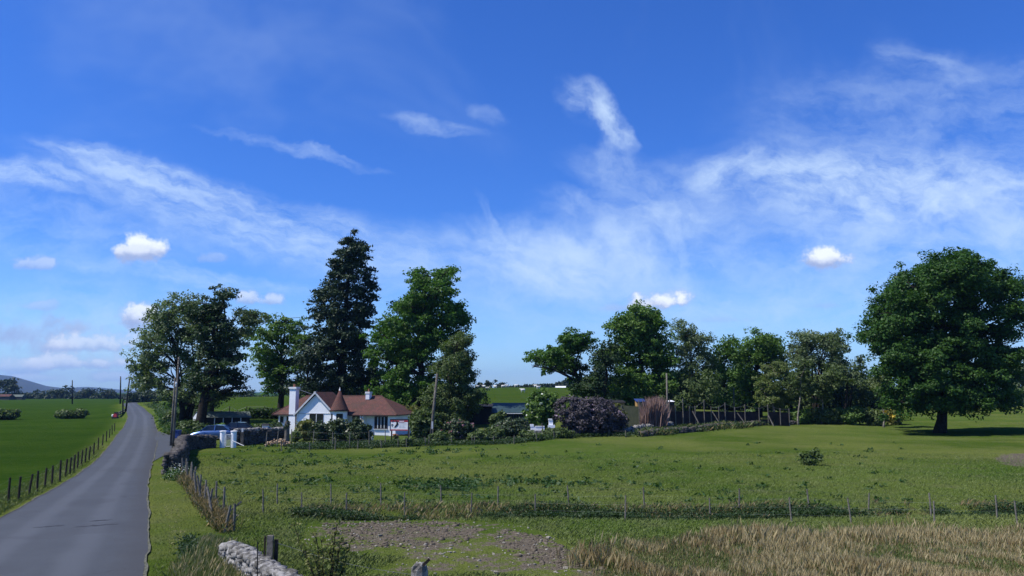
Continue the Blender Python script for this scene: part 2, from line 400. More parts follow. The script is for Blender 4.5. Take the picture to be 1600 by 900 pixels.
def mk_asphalt():
    m, t, b, out = newmat('asphalt'); pos = t.new('ShaderNodeNewGeometry').outputs['Position']
    at = t.new('ShaderNodeAttribute'); at.attribute_name = 'edge'
    n = t.noise(pos, .5, 4, .6); n2 = t.noise(pos, 12, 4, .7); n3 = t.noise(pos, 60, 2, .7)
    c = t.mix(t.mr(n, .3, .7), (.056,.062,.070), (.066,.073,.082))
    c = t.mix(t.m('MULTIPLY', t.mr(n2, .45, .75), .35), c, (.095,.10,.105))
    c = t.mix(t.m('MULTIPLY', t.mr(n3, .4, .6), .55), c, (.038,.041,.045))
    n4 = t.noise(pos, 1.6, 4, .6)
    ax = t.new('ShaderNodeAttribute'); ax.attribute_name = 'cross'
    w1 = t.m('SUBTRACT', t.m('ABSOLUTE', t.m('SUBTRACT', ax.outputs['Fac'], .5)), .19)
    trk = t.mr(t.m('ABSOLUTE', t.m('ADD', w1, t.m('MULTIPLY', t.m('SUBTRACT', n, .5), .05))), .11, .02)
    c = t.mix(t.m('MULTIPLY', trk, .55), c, (.084,.091,.102))
    vo = t.new('ShaderNodeTexVoronoi'); vo.feature = 'DISTANCE_TO_EDGE'; vo.inputs['Scale'].default_value = .55
    wv_ = t.new('ShaderNodeVectorMath'); wv_.operation = 'ADD'; t.link(pos, wv_.inputs[0]); t.link(t.noise(pos, 1.2, 4, .7, color=True), wv_.inputs[1]); t.link(wv_.outputs[0], vo.inputs['Vector'])
    crk = t.m('MULTIPLY', t.mr(vo.outputs['Distance'], .018, .004), t.mr(t.noise(pos, .16, 2, .5), .52, .62))
    c = t.mix(t.m('MULTIPLY', crk, .6), c, (.030,.031,.034))
    ptc = t.mr(t.noise(pos, .28, 2, .4), .60, .63); c = t.mix(t.m('MULTIPLY', ptc, .28), c, (.046,.048,.053))
    e = t.m('MULTIPLY', t.mr(t.m('ADD', at.outputs['Fac'], t.m('MULTIPLY', t.m('SUBTRACT', n4, .5), .5)), .5, .95), .5)
    c = t.mix(e, c, (.042,.040,.038))
    t.link(c, b.inputs['Base Color']); b.inputs['Roughness'].default_value = .85; b.inputs['Specular IOR Level'].default_value = .25
    bn = t.new('ShaderNodeBump'); bn.inputs['Strength'].default_value = .4; bn.inputs['Distance'].default_value = .01
    t.link(t.noise(pos, 40, 3, .7), bn.inputs['Height']); t.link(bn.outputs[0], b.inputs['Normal'])
    return m
M['asphalt'] = mk_asphalt()
M['tar'] = pmat('tar_patch', (.025,.026,.03), .8, (.04,.042,.048), 2)
M['gravel'] = pmat('edge_gravel', (.13,.125,.10), .95, (.06,.065,.04), 9, .1, .6)
def mk_tiles():
    m, t, b, out = newmat('red_roof_tiles'); co = t.new('ShaderNodeTexCoord').outputs['Object']
    br = t.new('ShaderNodeTexBrick'); br.inputs['Scale'].default_value = 1.0
    br.inputs['Brick Width'].default_value = .22; br.inputs['Row Height'].default_value = .16; br.inputs['Mortar Size'].default_value = .012
    br.inputs['Color1'].default_value = (0.155,0.068,0.054,1); br.inputs['Color2'].default_value = (0.108,0.054,0.045,1); br.inputs['Mortar'].default_value = (.03,.02,.018,1)
    sx = t.new('ShaderNodeSeparateXYZ'); t.link(co, sx.inputs[0])
    t.link(t.comb(t.m('ADD', sx.outputs[0], t.m('MULTIPLY', sx.outputs[1], .37)), t.m('MULTIPLY', sx.outputs[2], 1.4), 0), br.inputs['Vector'])
    n = t.noise(co, .9, 4, .65); n2 = t.noise(co, 3.5, 4, .65)
    c = t.mix(t.m('MULTIPLY', t.mr(n, .42, .68), .65), br.outputs['Color'], (.062,.048,.038))
    c = t.mix(t.m('MULTIPLY', t.mr(n2, .52, .75), .65), c, (.15,.078,.056))
    t.link(c, b.inputs['Base Color']); b.inputs['Roughness'].default_value = .9; b.inputs['Specular IOR Level'].default_value = .12
    bn = t.new('ShaderNodeBump'); bn.inputs['Strength'].default_value = .5; bn.inputs['Distance'].default_value = .02
    t.link(br.outputs['Fac'], bn.inputs['Height']); bn.invert = True; t.link(bn.outputs[0], b.inputs['Normal'])
    return m
M['tiles'] = mk_tiles()
def mk_hill():
    m, t, b, out = newmat('far_hill_moor'); pos = t.new('ShaderNodeNewGeometry').outputs['Position']
    n = t.noise(pos, .004, 5, .6); n2 = t.noise(pos, .02, 4, .6)
    c = t.mix(t.mr(n, .35, .65), (.016,.024,.026), (.030,.036,.032)); c = t.mix(t.m('MULTIPLY', t.mr(n2, .5, .7), .5), c, (.018,.03,.018))
    t.link(c, b.inputs['Base Color']); b.inputs['Roughness'].default_value = 1; return m
M['hill'] = mk_hill()
# foliage
L = {}
L['syc']    = leafmat('sycamore_leaf', (0.0200,0.0562,0.0100), (0.0562,0.1225,0.0175), .3)
L['oak']    = leafmat('oak_leaf', (0.0435,0.0986,0.0145), (0.1160,0.1958,0.0319), .35)
L['oakb']   = leafmat('bright_oak_leaf', (0.0349,0.0895,0.0109), (0.0819,0.1638,0.0218), .35)
L['ash']    = leafmat('ash_leaf', (0.0696,0.1044,0.0435), (0.1522,0.1958,0.0899), .3)
L['dull']   = leafmat('hawthorn_leaf', (0.0510,0.0825,0.0270), (0.1125,0.1500,0.0450), .3)
L['fir']    = leafmat('sequoia_needle', (0.0182,0.0364,0.0182), (0.0442,0.0702,0.0312), .08)
L['dark']   = leafmat('dark_leaf', (0.0174,0.0377,0.0130), (0.0435,0.0754,0.0232), .2)
L['olive']  = leafmat('willow_leaf', (0.0975,0.1365,0.0338), (0.1625,0.1950,0.0650), .35)
L['far']    = leafmat('far_leaf', (0.0198,0.0360,0.0162), (0.0405,0.0612,0.0252), .2)
L['rhodo']  = leafmat('rhododendron_leaf', (0.0275,0.0500,0.0200), (0.0750,0.0975,0.0425), .15, .35)
L['spring'] = leafmat('laurel_leaf', (0.0455,0.0975,0.0182), (0.1170,0.1885,0.0364), .3)
L['purple'] = leafmat('purple_rhododendron_leaf', (.034,.032,.033), (.110,.090,.104), .15)
L['yel']    = leafmat('golden_shrub_leaf', (0.0960,0.1080,0.0288), (0.1920,0.1920,0.0600), .3)
L['pinkf']  = leafmat('pink_blossom', (.40,.17,.22), (.58,.33,.38), .2)
L['lilac']  = leafmat('lilac_blossom', (.20,.14,.19), (.34,.26,.32), .2)
L['broom']  = leafmat('yellow_broom', (.42,.30,.03), (.6,.45,.06), .2)
L['whitef'] = leafmat('white_blossom', (.7,.7,.62), (.8,.8,.75), .2)

# ------------------------------------------------------------------ the ground sheet
def grid_axis(lo, hi, c, s, n):
    a, b_ = math.asinh((lo-c)/s), math.asinh((hi-c)/s); return c + s*np.sinh(np.linspace(a, b_, n))
gx = grid_axis(-9000, 9000, -4, 30, 620); gy = grid_axis(-600, 9000, 26, 26, 560)
XX, YY = np.meshgrid(gx, gy); ZZ = T(XX, YY)
def pix(X, Y, Z):
    zc = Y*cp + (Z-CAMH)*sp; return 800 + X/np.where(zc > .1, zc, .1)*FPX, 450 - ((Z-CAMH)*cp - Y*sp)/np.where(zc > .1, zc, .1)*FPX
def inpoly(X, Y, poly):
    ins = np.zeros(X.shape, bool); n = len(poly)
    for i in range(n):
        x1, y1 = poly[i]; x2, y2 = poly[(i+1) % n]
        c = ((y1 > Y) != (y2 > Y)) & (X < (x2-x1)*(Y-y1)/((y2-y1) if y2 != y1 else 1e-9)+x1); ins ^= c
    return ins
def wpoly(pp): return [tuple(G(a, b_)[:2]) for a, b_ in pp]
SOIL = wpoly([(478,822),(560,813),(700,813),(800,818),(860,835),(905,860),(960,895),(985,915),(880,905),(760,895),(700,898),(560,899),(640,872),(560,868),(470,850)])
SOIL2 = wpoly([(790,826),(850,838),(900,862),(958,895),(930,898),(860,885),(800,868),(770,840)])
SOIL3 = wpoly([(500,816),(700,814),(760,826),(730,846),(640,858),(520,850)])
SCAR = wpoly([(1545,716),(1570,709),(1620,708),(1620,730),(1580,728)])
RUSH = wpoly([(925,850),(985,838),(1080,845),(1180,832),(1215,845),(1290,826),(1400,826),(1500,832),(1700,828),(1900,960),(900,960),(870,915),(905,880)])
def softmask(poly, X, Y, jit, n=10):
    m_ = np.zeros(X.shape)
    for k in range(n):
        a = 2*math.pi*k/n; r = jit*(.4+.6*(k % 3)/2); m_ += inpoly(X+r*math.cos(a), Y+r*math.sin(a), poly)
    return m_/n
zone = np.zeros((XX.size, 4), np.float32)
near = (YY < 60) & (YY > 10) & (np.abs(XX) < 40)
so_ = np.zeros(XX.shape); so_[near] = np.maximum.reduce([.46*softmask(SOIL, XX[near], YY[near], .6), .74*softmask(SOIL2, XX[near], YY[near], .7), .64*softmask(SOIL3, XX[near], YY[near], 1.1)])
mm = (YY > 40) & (YY < 90) & (XX > 20) & (XX < 70); so_[mm] = np.maximum(so_[mm], .8*softmask(SCAR, XX[mm], YY[mm], .6))
zone[:, 0] = so_.ravel()
dr = np.zeros(XX.shape); dr[near] = .8*softmask(RUSH, XX[near], YY[near], .7)
dr = np.maximum(dr, .5*np.exp(-((YY-35.2-.02*XX)/.9)**2)*(XX > -7)*(XX < 30))
zone[:, 1] = dr.ravel()
ROAD = np.array([(2,-10,-1.5),(10,-12.6,-5.0),(21.8,-16.6,-9.62),(31,-19.7,-13.6),(40,-22.8,-17.75),(49,-26.0,-21.7),(60,-30.4,-26.3),(78,-38.3,-33.9),(95,-46,-41.2),(112,-53.4,-49),(130,-61.6,-57.2),(150,-70.8,-66.2),(175,-83,-78.6),(200,-95.0,-90.8),(225,-107.5,-103.4),(250,-119.6,-115.6),(280,-133,-129),(320,-151,-147),(400,-187,-183)])
def road_lr(Y):
    def sm(c):  # smooth the polyline a little
        return (np.interp(Y-4, ROAD[:,0], ROAD[:,c])+2*np.interp(Y, ROAD[:,0], ROAD[:,c])+np.interp(Y+4, ROAD[:,0], ROAD[:,c]))/4
    return sm(1), sm(2)
lf, rt = road_lr(YY)
zone[:, 2] = np.clip((lf-1.2-XX)/1.0, 0, 1).ravel()
qa = XX/np.maximum(YY, 1); far_hill = np.clip((YY-118)/12, 0, 1)*np.clip((qa+.42)/.04, 0, 1)*np.clip((.14-qa)/.08, 0, 1)
zone[:, 2] = np.maximum(zone[:, 2], (.75*far_hill).ravel())
zone[:, 3] = 1
nx, ny = len(gx), len(gy)
idx = np.arange(nx*ny).reshape(ny, nx)
F = np.stack([idx[:-1,:-1], idx[:-1,1:], idx[1:,1:], idx[1:,:-1]], -1).reshape(-1, 4)
ground = mesh_np('ground', np.stack([XX.ravel(), YY.ravel(), ZZ.ravel()], 1), F, M['ground'], smooth=True)
at = ground.data.attributes.new('zone', 'FLOAT_COLOR', 'POINT'); at.data.foreach_set('color', zone.ravel())
tag(ground, kind='structure')

# road
def vn1(y, s): return np.sin(y*.9+s)+.7*np.sin(y*2.3+s*2)+.5*np.sin(y*5.1+s*3)*np.sin(y*.37)
ys = np.concatenate([np.arange(3, 60, .5), np.arange(60, 170, 1.5), np.arange(170, 340, 3)])
l_, r_ = road_lr(ys); K = 13; vs = []; ed = []
jl = .03*vn1(ys, 1)+rng.normal(0, .01, len(ys)); jr = .025*vn1(ys, 2)+rng.normal(0, .01, len(ys))
for i, y in enumerate(ys):
    for k in range(K):
        f = k/(K-1); x = (l_[i]+jl[i])*(1-f) + (r_[i]+jr[i])*f
        vs.append((x, y, float(T(x, y)) + .035 + .05*(1-(2*f-1)**2))); ed.append(max(0, f*2.4-1.4) if f > .5 else max(0, 1-f*9))
crs = np.tile(np.linspace(0, 1, K), len(ys)); vs = np.array(vs); ii = np.arange(len(ys)*K).reshape(-1, K)
RF = np.stack([ii[:-1,:-1], ii[:-1,1:], ii[1:,1:], ii[1:,:-1]], -1).reshape(-1, 4)
road = mesh_np('road', vs, RF, M['asphalt'], smooth=True)
a_ = road.data.attributes.new('edge', 'FLOAT', 'POINT'); a_.data.foreach_set('value', np.array(ed, np.float32)); tag(road, kind='structure')
a_ = road.data.attributes.new('cross', 'FLOAT', 'POINT'); a_.data.foreach_set('value', crs.astype(np.float32))
# tar patches on the road
def ribbon(name, pts, wid, mat, dz):
    b_ = MB(); 
    for i in range(len(pts)-1):
        pass
    vs = []; fs = []
    for i, p in enumerate(pts):
        ww = wid*(.45+.55*math.sin(math.pi*(i+.3)/(len(pts)-.4)))*random.uniform(.6, 1.3)
        vs += [(p[0], p[1]-ww, p[2]+dz), (p[0], p[1]+ww, p[2]+dz)]
    for i in range(len(pts)-1): fs.append((2*i, 2*i+2, 2*i+3, 2*i+1))
    b_.add(vs, fs); o = b_.build(name, mat); tag(o, kind='structure'); return o
for (xa, ya, xb, yb, ww) in [(52,828,100,825,.10),(118,827,184,822,.13),(140,818,174,815,.12)]:
    pts = []
    for k in range(9):
        g = G(xa+(xb-xa)*k/8, ya+(yb-ya)*k/8+random.uniform(-.6, .6)); lw, rw = road_lr(g[1]); f = (g[0]-lw)/(rw-lw)
        pts.append((g[0], g[1], float(T(g[0], g[1]))+.035+.05*(1-(2*f-1)**2)))
    ribbon('road_patch', pts, ww, M['tar'], .006)
# driveway mouth
dp = [G(*q) for q in [(238,722),(256,712),(268,705),(277,694),(300,688),(345,686),(375,686),(375,681),(300,679),(262,679),(248,674),(236,690)]]
b_ = MB(); vs = [(p[0], p[1], float(T(p[0], p[1]))+.028) for p in dp]; b_.add(vs, [tuple(range(len(vs)))])
tag(b_.build('driveway', M['asphalt']), kind='structure')
# gravelly crumb line along both road edges
def edge_strip(side, name):
    vs = []; 
    for i, y in enumerate(ys):
        if y > 150: break
        x = (l_[i]+jl[i]) if side < 0 else (r_[i]+jr[i]); wd = max(.015, .07+.04*math.sin(y*1.1+side)*math.sin(y*.61)+rng.normal(0, .006))
        x0, x1 = (x-wd, x+.05) if side < 0 else (x-.05, x+wd)
        vs += [(x0, y, float(T(x0, y))+.02), (x1, y, float(T(x1, y))+.05)]
    n = len(vs)//2; F_ = np.array([(2*i, 2*i+1, 2*i+3, 2*i+2) for i in range(n-1)])
    tag(mesh_np(name, np.array(vs), F_, M['gravel']), kind='structure')
edge_strip(-1, 'road_edge_gravel'); edge_strip(1, 'road_edge_gravel')

# far hills on the left and the faint one behind the house
def ridge(prof, Y, depth, name):
    """prof: list of (px, py) along the skyline at depth Y"""
    n = 90; m_ = 14; px = np.linspace(prof[0][0], prof[-1][0], n); py = np.interp(px, [p[0] for p in prof], [p[1] for p in prof])
    vs = []
    for j in range(m_):
        f = j/(m_-1); prof_h = math.sin(math.pi*min(max(f, 0), 1))**.8
        for i in range(n):
            top = P(px[i], py[i], Y); yj = Y + (f-.5)*depth
            h = top[2]*prof_h*(1+.03*math.sin(i*.7+j)*(1-prof_h))
            vs.append((top[0]*(yj/Y if abs(f-.5) > 0 else 1), yj, max(h, -2)+(0 if 0 < j < m_-1 else -2)))
    ii = np.arange(n*m_).reshape(m_, n); F_ = np.stack([ii[:-1,:-1], ii[:-1,1:], ii[1:,1:], ii[1:,:-1]], -1).reshape(-1, 4)
    tag(mesh_np(name, np.array(vs), F_, M['hill'], smooth=True), kind='structure')
ridge([(-500,575),(-300,560),(-120,572),(-30,583),(20,588),(48,596),(72,603),(95,606),(125,607),(160,611),(260,615)], 4200, 1800, 'hills')
ridge([(20,611),(80,609),(105,606),(135,604.5),(160,606),(190,609),(240,613),(330,617),(395,618),(415,613),(440,609),(470,608),(520,612),(600,618)], 5200, 2000, 'hills')

# ------------------------------------------------------------------ foliage builders
def quads_from(cen, nrm, size, aspect=1.0, droop=0.0, r=None):
    """one small rhombic leaf spray per centre"""
    r = r or rng; n = len(cen)
    nrm = nrm/np.maximum(np.linalg.norm(nrm, axis=1, keepdims=True), 1e-6)
    a = r.normal(size=(n, 3)); a[:, 2] -= droop; a -= (a*nrm).sum(1, keepdims=True)*nrm; a /= np.maximum(np.linalg.norm(a, axis=1, keepdims=True), 1e-6)
    b = np.cross(nrm, a); s = (size*r.uniform(.6, 1.4, n))[:, None]
    v = np.stack([cen - a*s*aspect, cen - b*s*.62 + a*s*.1, cen + a*s*aspect, cen + b*s*.62 + a*s*.1], 1).reshape(-1, 3)
    return v, np.arange(4*n).reshape(-1, 4)
def clumps_in(blobs, nclump, shell=.72, r=None, lump=0, cr=1.0):
    """clump centres spread through ellipsoids, most of them in the outer shell"""
    r = r or rng
    vol = np.array([b[3]*b[4]*b[5] for b in blobs])**(2/3); pr = vol/vol.sum()
    k = r.choice(len(blobs), nclump, p=pr); B = np.array(blobs)[k]
    d = r.normal(size=(nclump, 3)); d /= np.linalg.norm(d, axis=1, keepdims=True)
    rad = np.where(r.random(nclump) < shell, r.uniform(.70, .96, nclump), r.random(nclump)**.5*.8)
    c = B[:, :3] + d*rad[:, None]*B[:, 3:6]
    if lump:
        g_ = max(4, int(nclump/lump)); own = r.integers(0, g_, nclump); s_ = r.uniform(.7, 1.5, g_)[own][:, None]
        c = c[own] + r.normal(size=(nclump, 3))*np.array([1, 1, .6])*cr*.78*s_; d = d[own]
    return c, d
def foliage(name, blobs, nclump, per, cr, ls, mat, parent, shell=.72, flat=.75, up=.5, aspect=1.0, droop=0, seed=0, zmin=None, kind=None, lump=0):
    r = np.random.default_rng(1000+seed)
    c, d = clumps_in(blobs, nclump, shell, r, lump, cr)
    sz = r.uniform(.6, 1.35, nclump)
    off = r.normal(size=(nclump, per, 3)); off /= np.linalg.norm(off, axis=2, keepdims=True); off *= (r.random((nclump, per, 1))**.45)
    off[:, :, 2] *= flat
    cen = c[:, None] + off*cr*sz[:, None, None]
    nr = .55*off + up*np.array([0, 0, 1.0]) + .35*d[:, None] + .55*r.normal(size=off.shape)
    cen = cen.reshape(-1, 3); nr = nr.reshape(-1, 3)
    if zmin is not None:
        k = cen[:, 2] > zmin; cen = cen[k]; nr = nr[k]
    v, f = quads_from(cen, nr, ls, aspect, droop, r)
    o = mesh_np(name, v, f, mat, parent)
    if kind: o['kind'] = kind
    return o, c
def limb(mb, a, b, r0, r1, bend=.15, seg=6, n=5, r=None):
    r = r or random; a = Vector(a); b = Vector(b); Ln = (b-a).length
    o1 = Vector((r.uniform(-1, 1), r.uniform(-1, 1), r.uniform(-.2, 1)))*Ln*bend
    pts = []; rad = []
    for i in range(n):
        t_ = i/(n-1); p = a.lerp(b, t_) + o1*math.sin(math.pi*t_); pts.append(p); rad.append(r0+(r1-r0)*t_)
    mb.tube(pts, rad, seg, cap=False)
def px_blobs(bl, Y, full=True, depth=1.0):
    """crown lobes given where they show -> ellipsoids with depth, in metres"""
    xs = [b[0] for b in bl]; lo = min(b[0]-b[2] for b in bl); hi = max(b[0]+b[2] for b in bl)
    cx = (lo+hi)/2; Rw = (hi-lo)/2*Y/FPX; out = []
    for k, b in enumerate(bl):
        m_ = Y/FPX; rx, rz = b[2]*m_, b[3]*m_; ry = min(rx, rz)*1.05 if min(rx, rz) > 0 else rx
        rho = min(1, abs(b[0]-cx)*m_/max(Rw, .1)); D = max(0, Rw*depth*math.sqrt(1-rho**2)-ry)
        offs = [0] if D < ry*.5 or not full else [-D*.85, D*.85] + ([0] if D > ry*1.2 else [])
        for dy_ in offs:
            c = P(b[0], b[1], Y+dy_); out.append((c[0], c[1], c[2], rx, ry, rz))
    return out
TREE_N = [0]
def tree(name, label, px, Y, tr, bl, mat, bark='bark', dens=1.0, cr=None, ls=None, shell=.72, flat=.75, up=.5, group=None,
         per=46, limbs=True, top_px=None, aspect=1.0, droop=0, cat='tree', twig=0, full=True, depth=.9, forks=0, trunk_top=.62, lump=6):
    TREE_N[0] += 1; sd_ = TREE_N[0]; rr = random.Random(sd_)
    base = GY(px, Y); root = thing(name, base, label, cat, group)
    B = px_blobs(bl, Y, full, depth)
    zt = max(b[2]+b[5] for b in B); zb = base[2]; cx = sum(b[0]*b[3] for b in B)/sum(b[3] for b in B)
    ls = ls or Y*.0023; cr = cr or max(.55, .009*Y)
    area = sum(b[3]*b[5]+b[3]*b[4]+b[4]*b[5] for b in B)*3.1416*.66
    ncl = int(max(30, dens*area/(cr*cr*1.2)))
    mb = MB(); tp = Vector((cx*.75+base[0]*.25 if top_px is None else P(top_px, 500, Y)[0], Y, zb+(zt-zb)*trunk_top))
    bs = Vector(base); H = (tp-bs).length
    pts = []; rad = []
    for i in range(9):
        t_ = i/8; p = bs.lerp(tp, t_) + Vector((math.sin(t_*5+sd_)*.02*H, math.sin(t_*4+sd_*2)*.02*H, 0)); p.x = p.x if i else bs.x
        pts.append(p); rad.append(tr*(1.45 if i == 0 else (1.08 - .75*t_)))
    pts[0].z -= .3
    mb.tube(pts, rad, 9, cap=True)
    if forks:
        for k in range(forks):
            q = P(px+rr.uniform(-22, 22)*1.0, 0, Y); e = Vector((base[0]+rr.uniform(-3, 3), Y+rr.uniform(-2, 2), zb+(zt-zb)*rr.uniform(.6, .85)))
            limb(mb, bs+Vector((rr.uniform(-.8, .8), rr.uniform(-.5, .5), -.2)), e, tr*.7, tr*.15, .06, 6, 6, rr)
    crown, cl = foliage('crown', B, ncl, per, cr, ls, mat, root, shell, flat, up, aspect, droop, sd_, zmin=zb+.15, lump=lump)
    if limbs:
        for b in B:
            c = Vector(b[:3]); t_ = min(.95, max(.25, (c.z-zb)*.72/max(H, .1))); k = t_*8; i = int(min(7, k)); a = pts[i].lerp(pts[i+1], k-i)
            limb(mb, a, c, max(.05, tr*.42*(1-t_*.5)), max(.03, tr*.12), .12, 6, 6, rr)
            for j in range(3+twig):
                dv = Vector((rr.uniform(-1, 1)*b[3], rr.uniform(-1, 1)*b[4], rr.uniform(-.6, 1)*b[5]))*.8
                limb(mb, c, c+dv, max(.025, tr*.11), .012+.00012*Y, .15, 4, 4, rr)
    mb.build('trunk', M[bark], root, smooth=True)
    return root
def shrub(name, label, px, pyb, rx, h, mat, dens=1.0, ls=None, cr=None, group=None, lobes=4, seed=0, up=.4, Y=None, cat='shrub', blossom=None, bfrac=.18, flatd=.9, stems=True, per=40):
    rr = random.Random(seed*7+int(px)); g = G(px, pyb) if Y is None else GY(px, Y); Y = g[1]; m_ = Y/FPX; RX = rx*m_; Hh = h*m_
    root = thing(name, g, label, cat, group)
    B = [(g[0], g[1], g[2]+Hh*.42, RX*.78, RX*flatd*.8, Hh*.5)]
    for k in range(lobes):
        a = 2*math.pi*k/lobes + rr.uniform(-.4, .4); q = rr.uniform(.4, .6)
        B.append((g[0]+math.cos(a)*RX*q, g[1]+math.sin(a)*RX*q*flatd, g[2]+Hh*rr.uniform(.34, .62), RX*rr.uniform(.36, .5), RX*.42*flatd, Hh*rr.uniform(.3, .4)))
    ls = ls or max(.05, Y*.0017); cr = cr or max(.22, .0042*Y)
    area = sum(b[3]*b[5]+b[3]*b[4]+b[4]*b[5] for b in B)*2.1; ncl = int(max(14, dens*area/(cr*cr*1.4)))
    foliage('foliage', B, ncl, per, cr, ls, mat, root, .8, .8, up, seed=seed+300+int(px), zmin=g[2]-.02)
    if stems:
        mb = MB()
        for k in range(5):
            b = B[k % len(B)]; limb(mb, (g[0]+rr.uniform(-.2, .2), g[1]+rr.uniform(-.2, .2), g[2]-.1), b[:3], .05, .02, .1, 5, 4, rr)
        mb.build('stem', M['bark'], root)
    if blossom is not None:
        foliage('blossom', [(b[0], b[1], b[2], b[3]*1.06, b[4]*1.06, b[5]*1.06) for b in B], int(ncl*bfrac*2.5)+8, 9, cr*.35, ls*.9, blossom, root, 1.0, .8, .5, seed=seed+900, zmin=g[2]+Hh*.2)
    return root

# ------------------------------------------------------------------ grass and weeds (uncountable: stuff)
def blades(name, XY, h, wd, mat, lean=.35, hv=.5, seed=0, kind='stuff', wind=(.15, 0)):
    r = np.random.default_rng(seed+50); n = len(XY); z = T(XY[:, 0], XY[:, 1])
    hh = (h if np.ndim(h) else np.full(n, h))*r.uniform(1-hv, 1+hv, n); a = r.uniform(0, 6.283, n); ww = wd*r.uniform(.6, 1.4, n)
    dxy = np.stack([np.cos(a), np.sin(a)], 1); ln = r.normal(0, lean, (n, 2)) + np.array(wind)
    b0 = np.column_stack([XY, z-.02]); p = np.zeros((n, 4, 3))
    p[:, 0] = b0; p[:, 0, :2] -= dxy*ww[:, None]; p[:, 1] = b0; p[:, 1, :2] += dxy*ww[:, None]
    mid = b0.copy(); mid[:, :2] += ln*hh[:, None]*.35; mid[:, 2] += hh*.6
    p[:, 2] = mid; p[:, 2, :2] += dxy*ww[:, None]*.6
    tip = b0.copy(); tip[:, :2] += ln*hh[:, None]; tip[:, 2] += hh; p[:, 3] = tip
    i0 = np.arange(n)*4; f = np.concatenate([np.stack([i0, i0+1, i0+2], 1), np.stack([i0, i0+2, i0+3], 1)])
    o = mesh_np(name, p.reshape(-1, 3), f, mat)
    if kind: o['kind'] = kind
    return o
def scatter(n, x0, x1, y0, y1, cond, seed, ypow=1.0):
    r = np.random.default_rng(seed); u = r.random(n)
    Y = 1/(1/y0 + u*(1/y1-1/y0)) if ypow else r.uniform(y0, y1, n)
    X = (x0+(x1-x0)*r.random(n))*(Y if ypow else 1); k = cond(X, Y); return np.stack([X[k], Y[k]], 1)
def vnoise(X, Y, s, seed=0):
    q = np.zeros_like(X)
    for k in range(5):
        a = seed*1.7+k*2.399; f = s*(1.7**(k*.7)); q += np.sin(X*f*math.cos(a)+Y*f*math.sin(a)+a*3)*np.sin(-X*f*math.sin(a*1.3)+Y*f*math.cos(a*1.3)+a)/(1+k*.4)
    return q/2.2
def fenceX(Y): return np.interp(Y, [16, 20, 24, 28.8, 33.4, 41, 50, 60], [-3.9, -5.6, -7.6, -10.3, -12.8, -16.3, -20.5, -24.5])
infield = lambda X, Y: (X > fenceX(Y)+.3)
def notsoil(X, Y): return ~(inpoly(X, Y, SOIL) & (np.random.default_rng(1).random(X.shape) < .6)) & ~(inpoly(X, Y, SOIL) & (vnoise(X, Y, .9, 3) > -.25)) & ~(inpoly(X+.5*vnoise(X, Y, 1.7, 51), Y+.5*vnoise(X, Y, 1.5, 52), SOIL2) & (vnoise(X, Y, 1.3, 15) > -.5)) & ~(inpoly(X+.6*vnoise(X, Y, 1.7, 53), Y+.6*vnoise(X, Y, 1.5, 54), SOIL3) & (vnoise(X, Y, 1.4, 5) > -.2))
xy = scatter(330000, -.45, .70, 17, 85, lambda X, Y: infield(X, Y) & notsoil(X, Y) & (Y < 66+vnoise(X, Y, .1)*8), 1)
blades('pasture_grass', xy, .075+.06*np.clip(vnoise(xy[:, 0], xy[:, 1], .35, 9), 0, 1)+.0004*xy[:, 1], .010+.0, M['grass'], .5, .5, 1)
# left field and verges
xy = scatter(90000, -.72, -.40, 20, 75, lambda X, Y: X < road_lr(Y)[0]-.25, 2)
blades('left_verge_grass', xy[xy[:, 0] > road_lr(xy[:, 1])[0]-2.2], .16, .012, M['verge_grass'], .4, .5, 2)
xy = scatter(70000, -.60, -.30, 15, 66, lambda X, Y: (X > road_lr(Y)[1]+.22) & (X < fenceX(Y)+.2), 3)
k = vnoise(xy[:, 0], xy[:, 1], 1.0, 4)
blades('verge_grass', xy, .05+.03*np.clip(k, 0, 1), .009, M['verge_grass'], .4, .5, 3)
xy2 = xy[(xy[:, 0] > road_lr(xy[:, 1])[1]+.7) & (xy[:, 0] < road_lr(xy[:, 1])[1]+1.3) & (vnoise(xy[:, 0], xy[:, 1], 1.6, 8) > -.1)]
blades('bleached_verge_grass', xy2, .05, .008, M['dry_grass'], .5, .5, 33)
# tall seeding grass beside the dyke
xy = scatter(170000, -.46, -.25, 15.5, 29, lambda X, Y: (X > road_lr(Y)[1]+1.0+.25*np.sin(Y*1.1)+.3*np.clip(Y-24, 0, 9)) & (X < fenceX(Y)-.3), 4)
blades('tall_verge_grass', xy[::2], .46*np.clip((31-xy[::2, 1])/6, .3, 1), .006, M['rush'], .2, .45, 4)
blades('tall_seeding_grass', xy[1::7], .5*np.clip((31-xy[1::7, 1])/6, .3, 1), .0032, M['dry_grass'], .2, .4, 5)
# rushes and dry grass, right foreground
def rushdens(X, Y):
    m_ = np.zeros(X.shape)
    for k in range(8): m_ += inpoly(X+1.3*math.cos(k*.785)*(1+k % 2), Y+.9*math.sin(k*.785)*(1+k % 2), RUSH)
    return m_/8
def rushpick(X, Y):
    d = rushdens(X, Y)+.4*vnoise(X, Y, 1.1, 17); return (d-.35)*np.clip((X/Y-.05)/.10, .25, 1) > .75*np.random.default_rng(9).random(X.shape)**1.3
xy = scatter(420000, .0, .75, 15.5, 33, rushpick, 6)
k1 = vnoise(xy[:, 0], xy[:, 1], .55, 11); k2 = vnoise(xy[:, 0], xy[:, 1], 1.3, 12)
fx = np.clip((xy[:, 0]/xy[:, 1]-.10)/.22, 0, 1); k3 = vnoise(xy[:, 0], xy[:, 1], .8, 41); sel = (k1+.6*k2+.55*fx > .22); r3 = rng.random(len(xy))
hh = (.17+.22*np.clip(k1+.3, 0, 1)+.10*np.clip(k3, -1, 1))*np.where(sel, 1, .75)
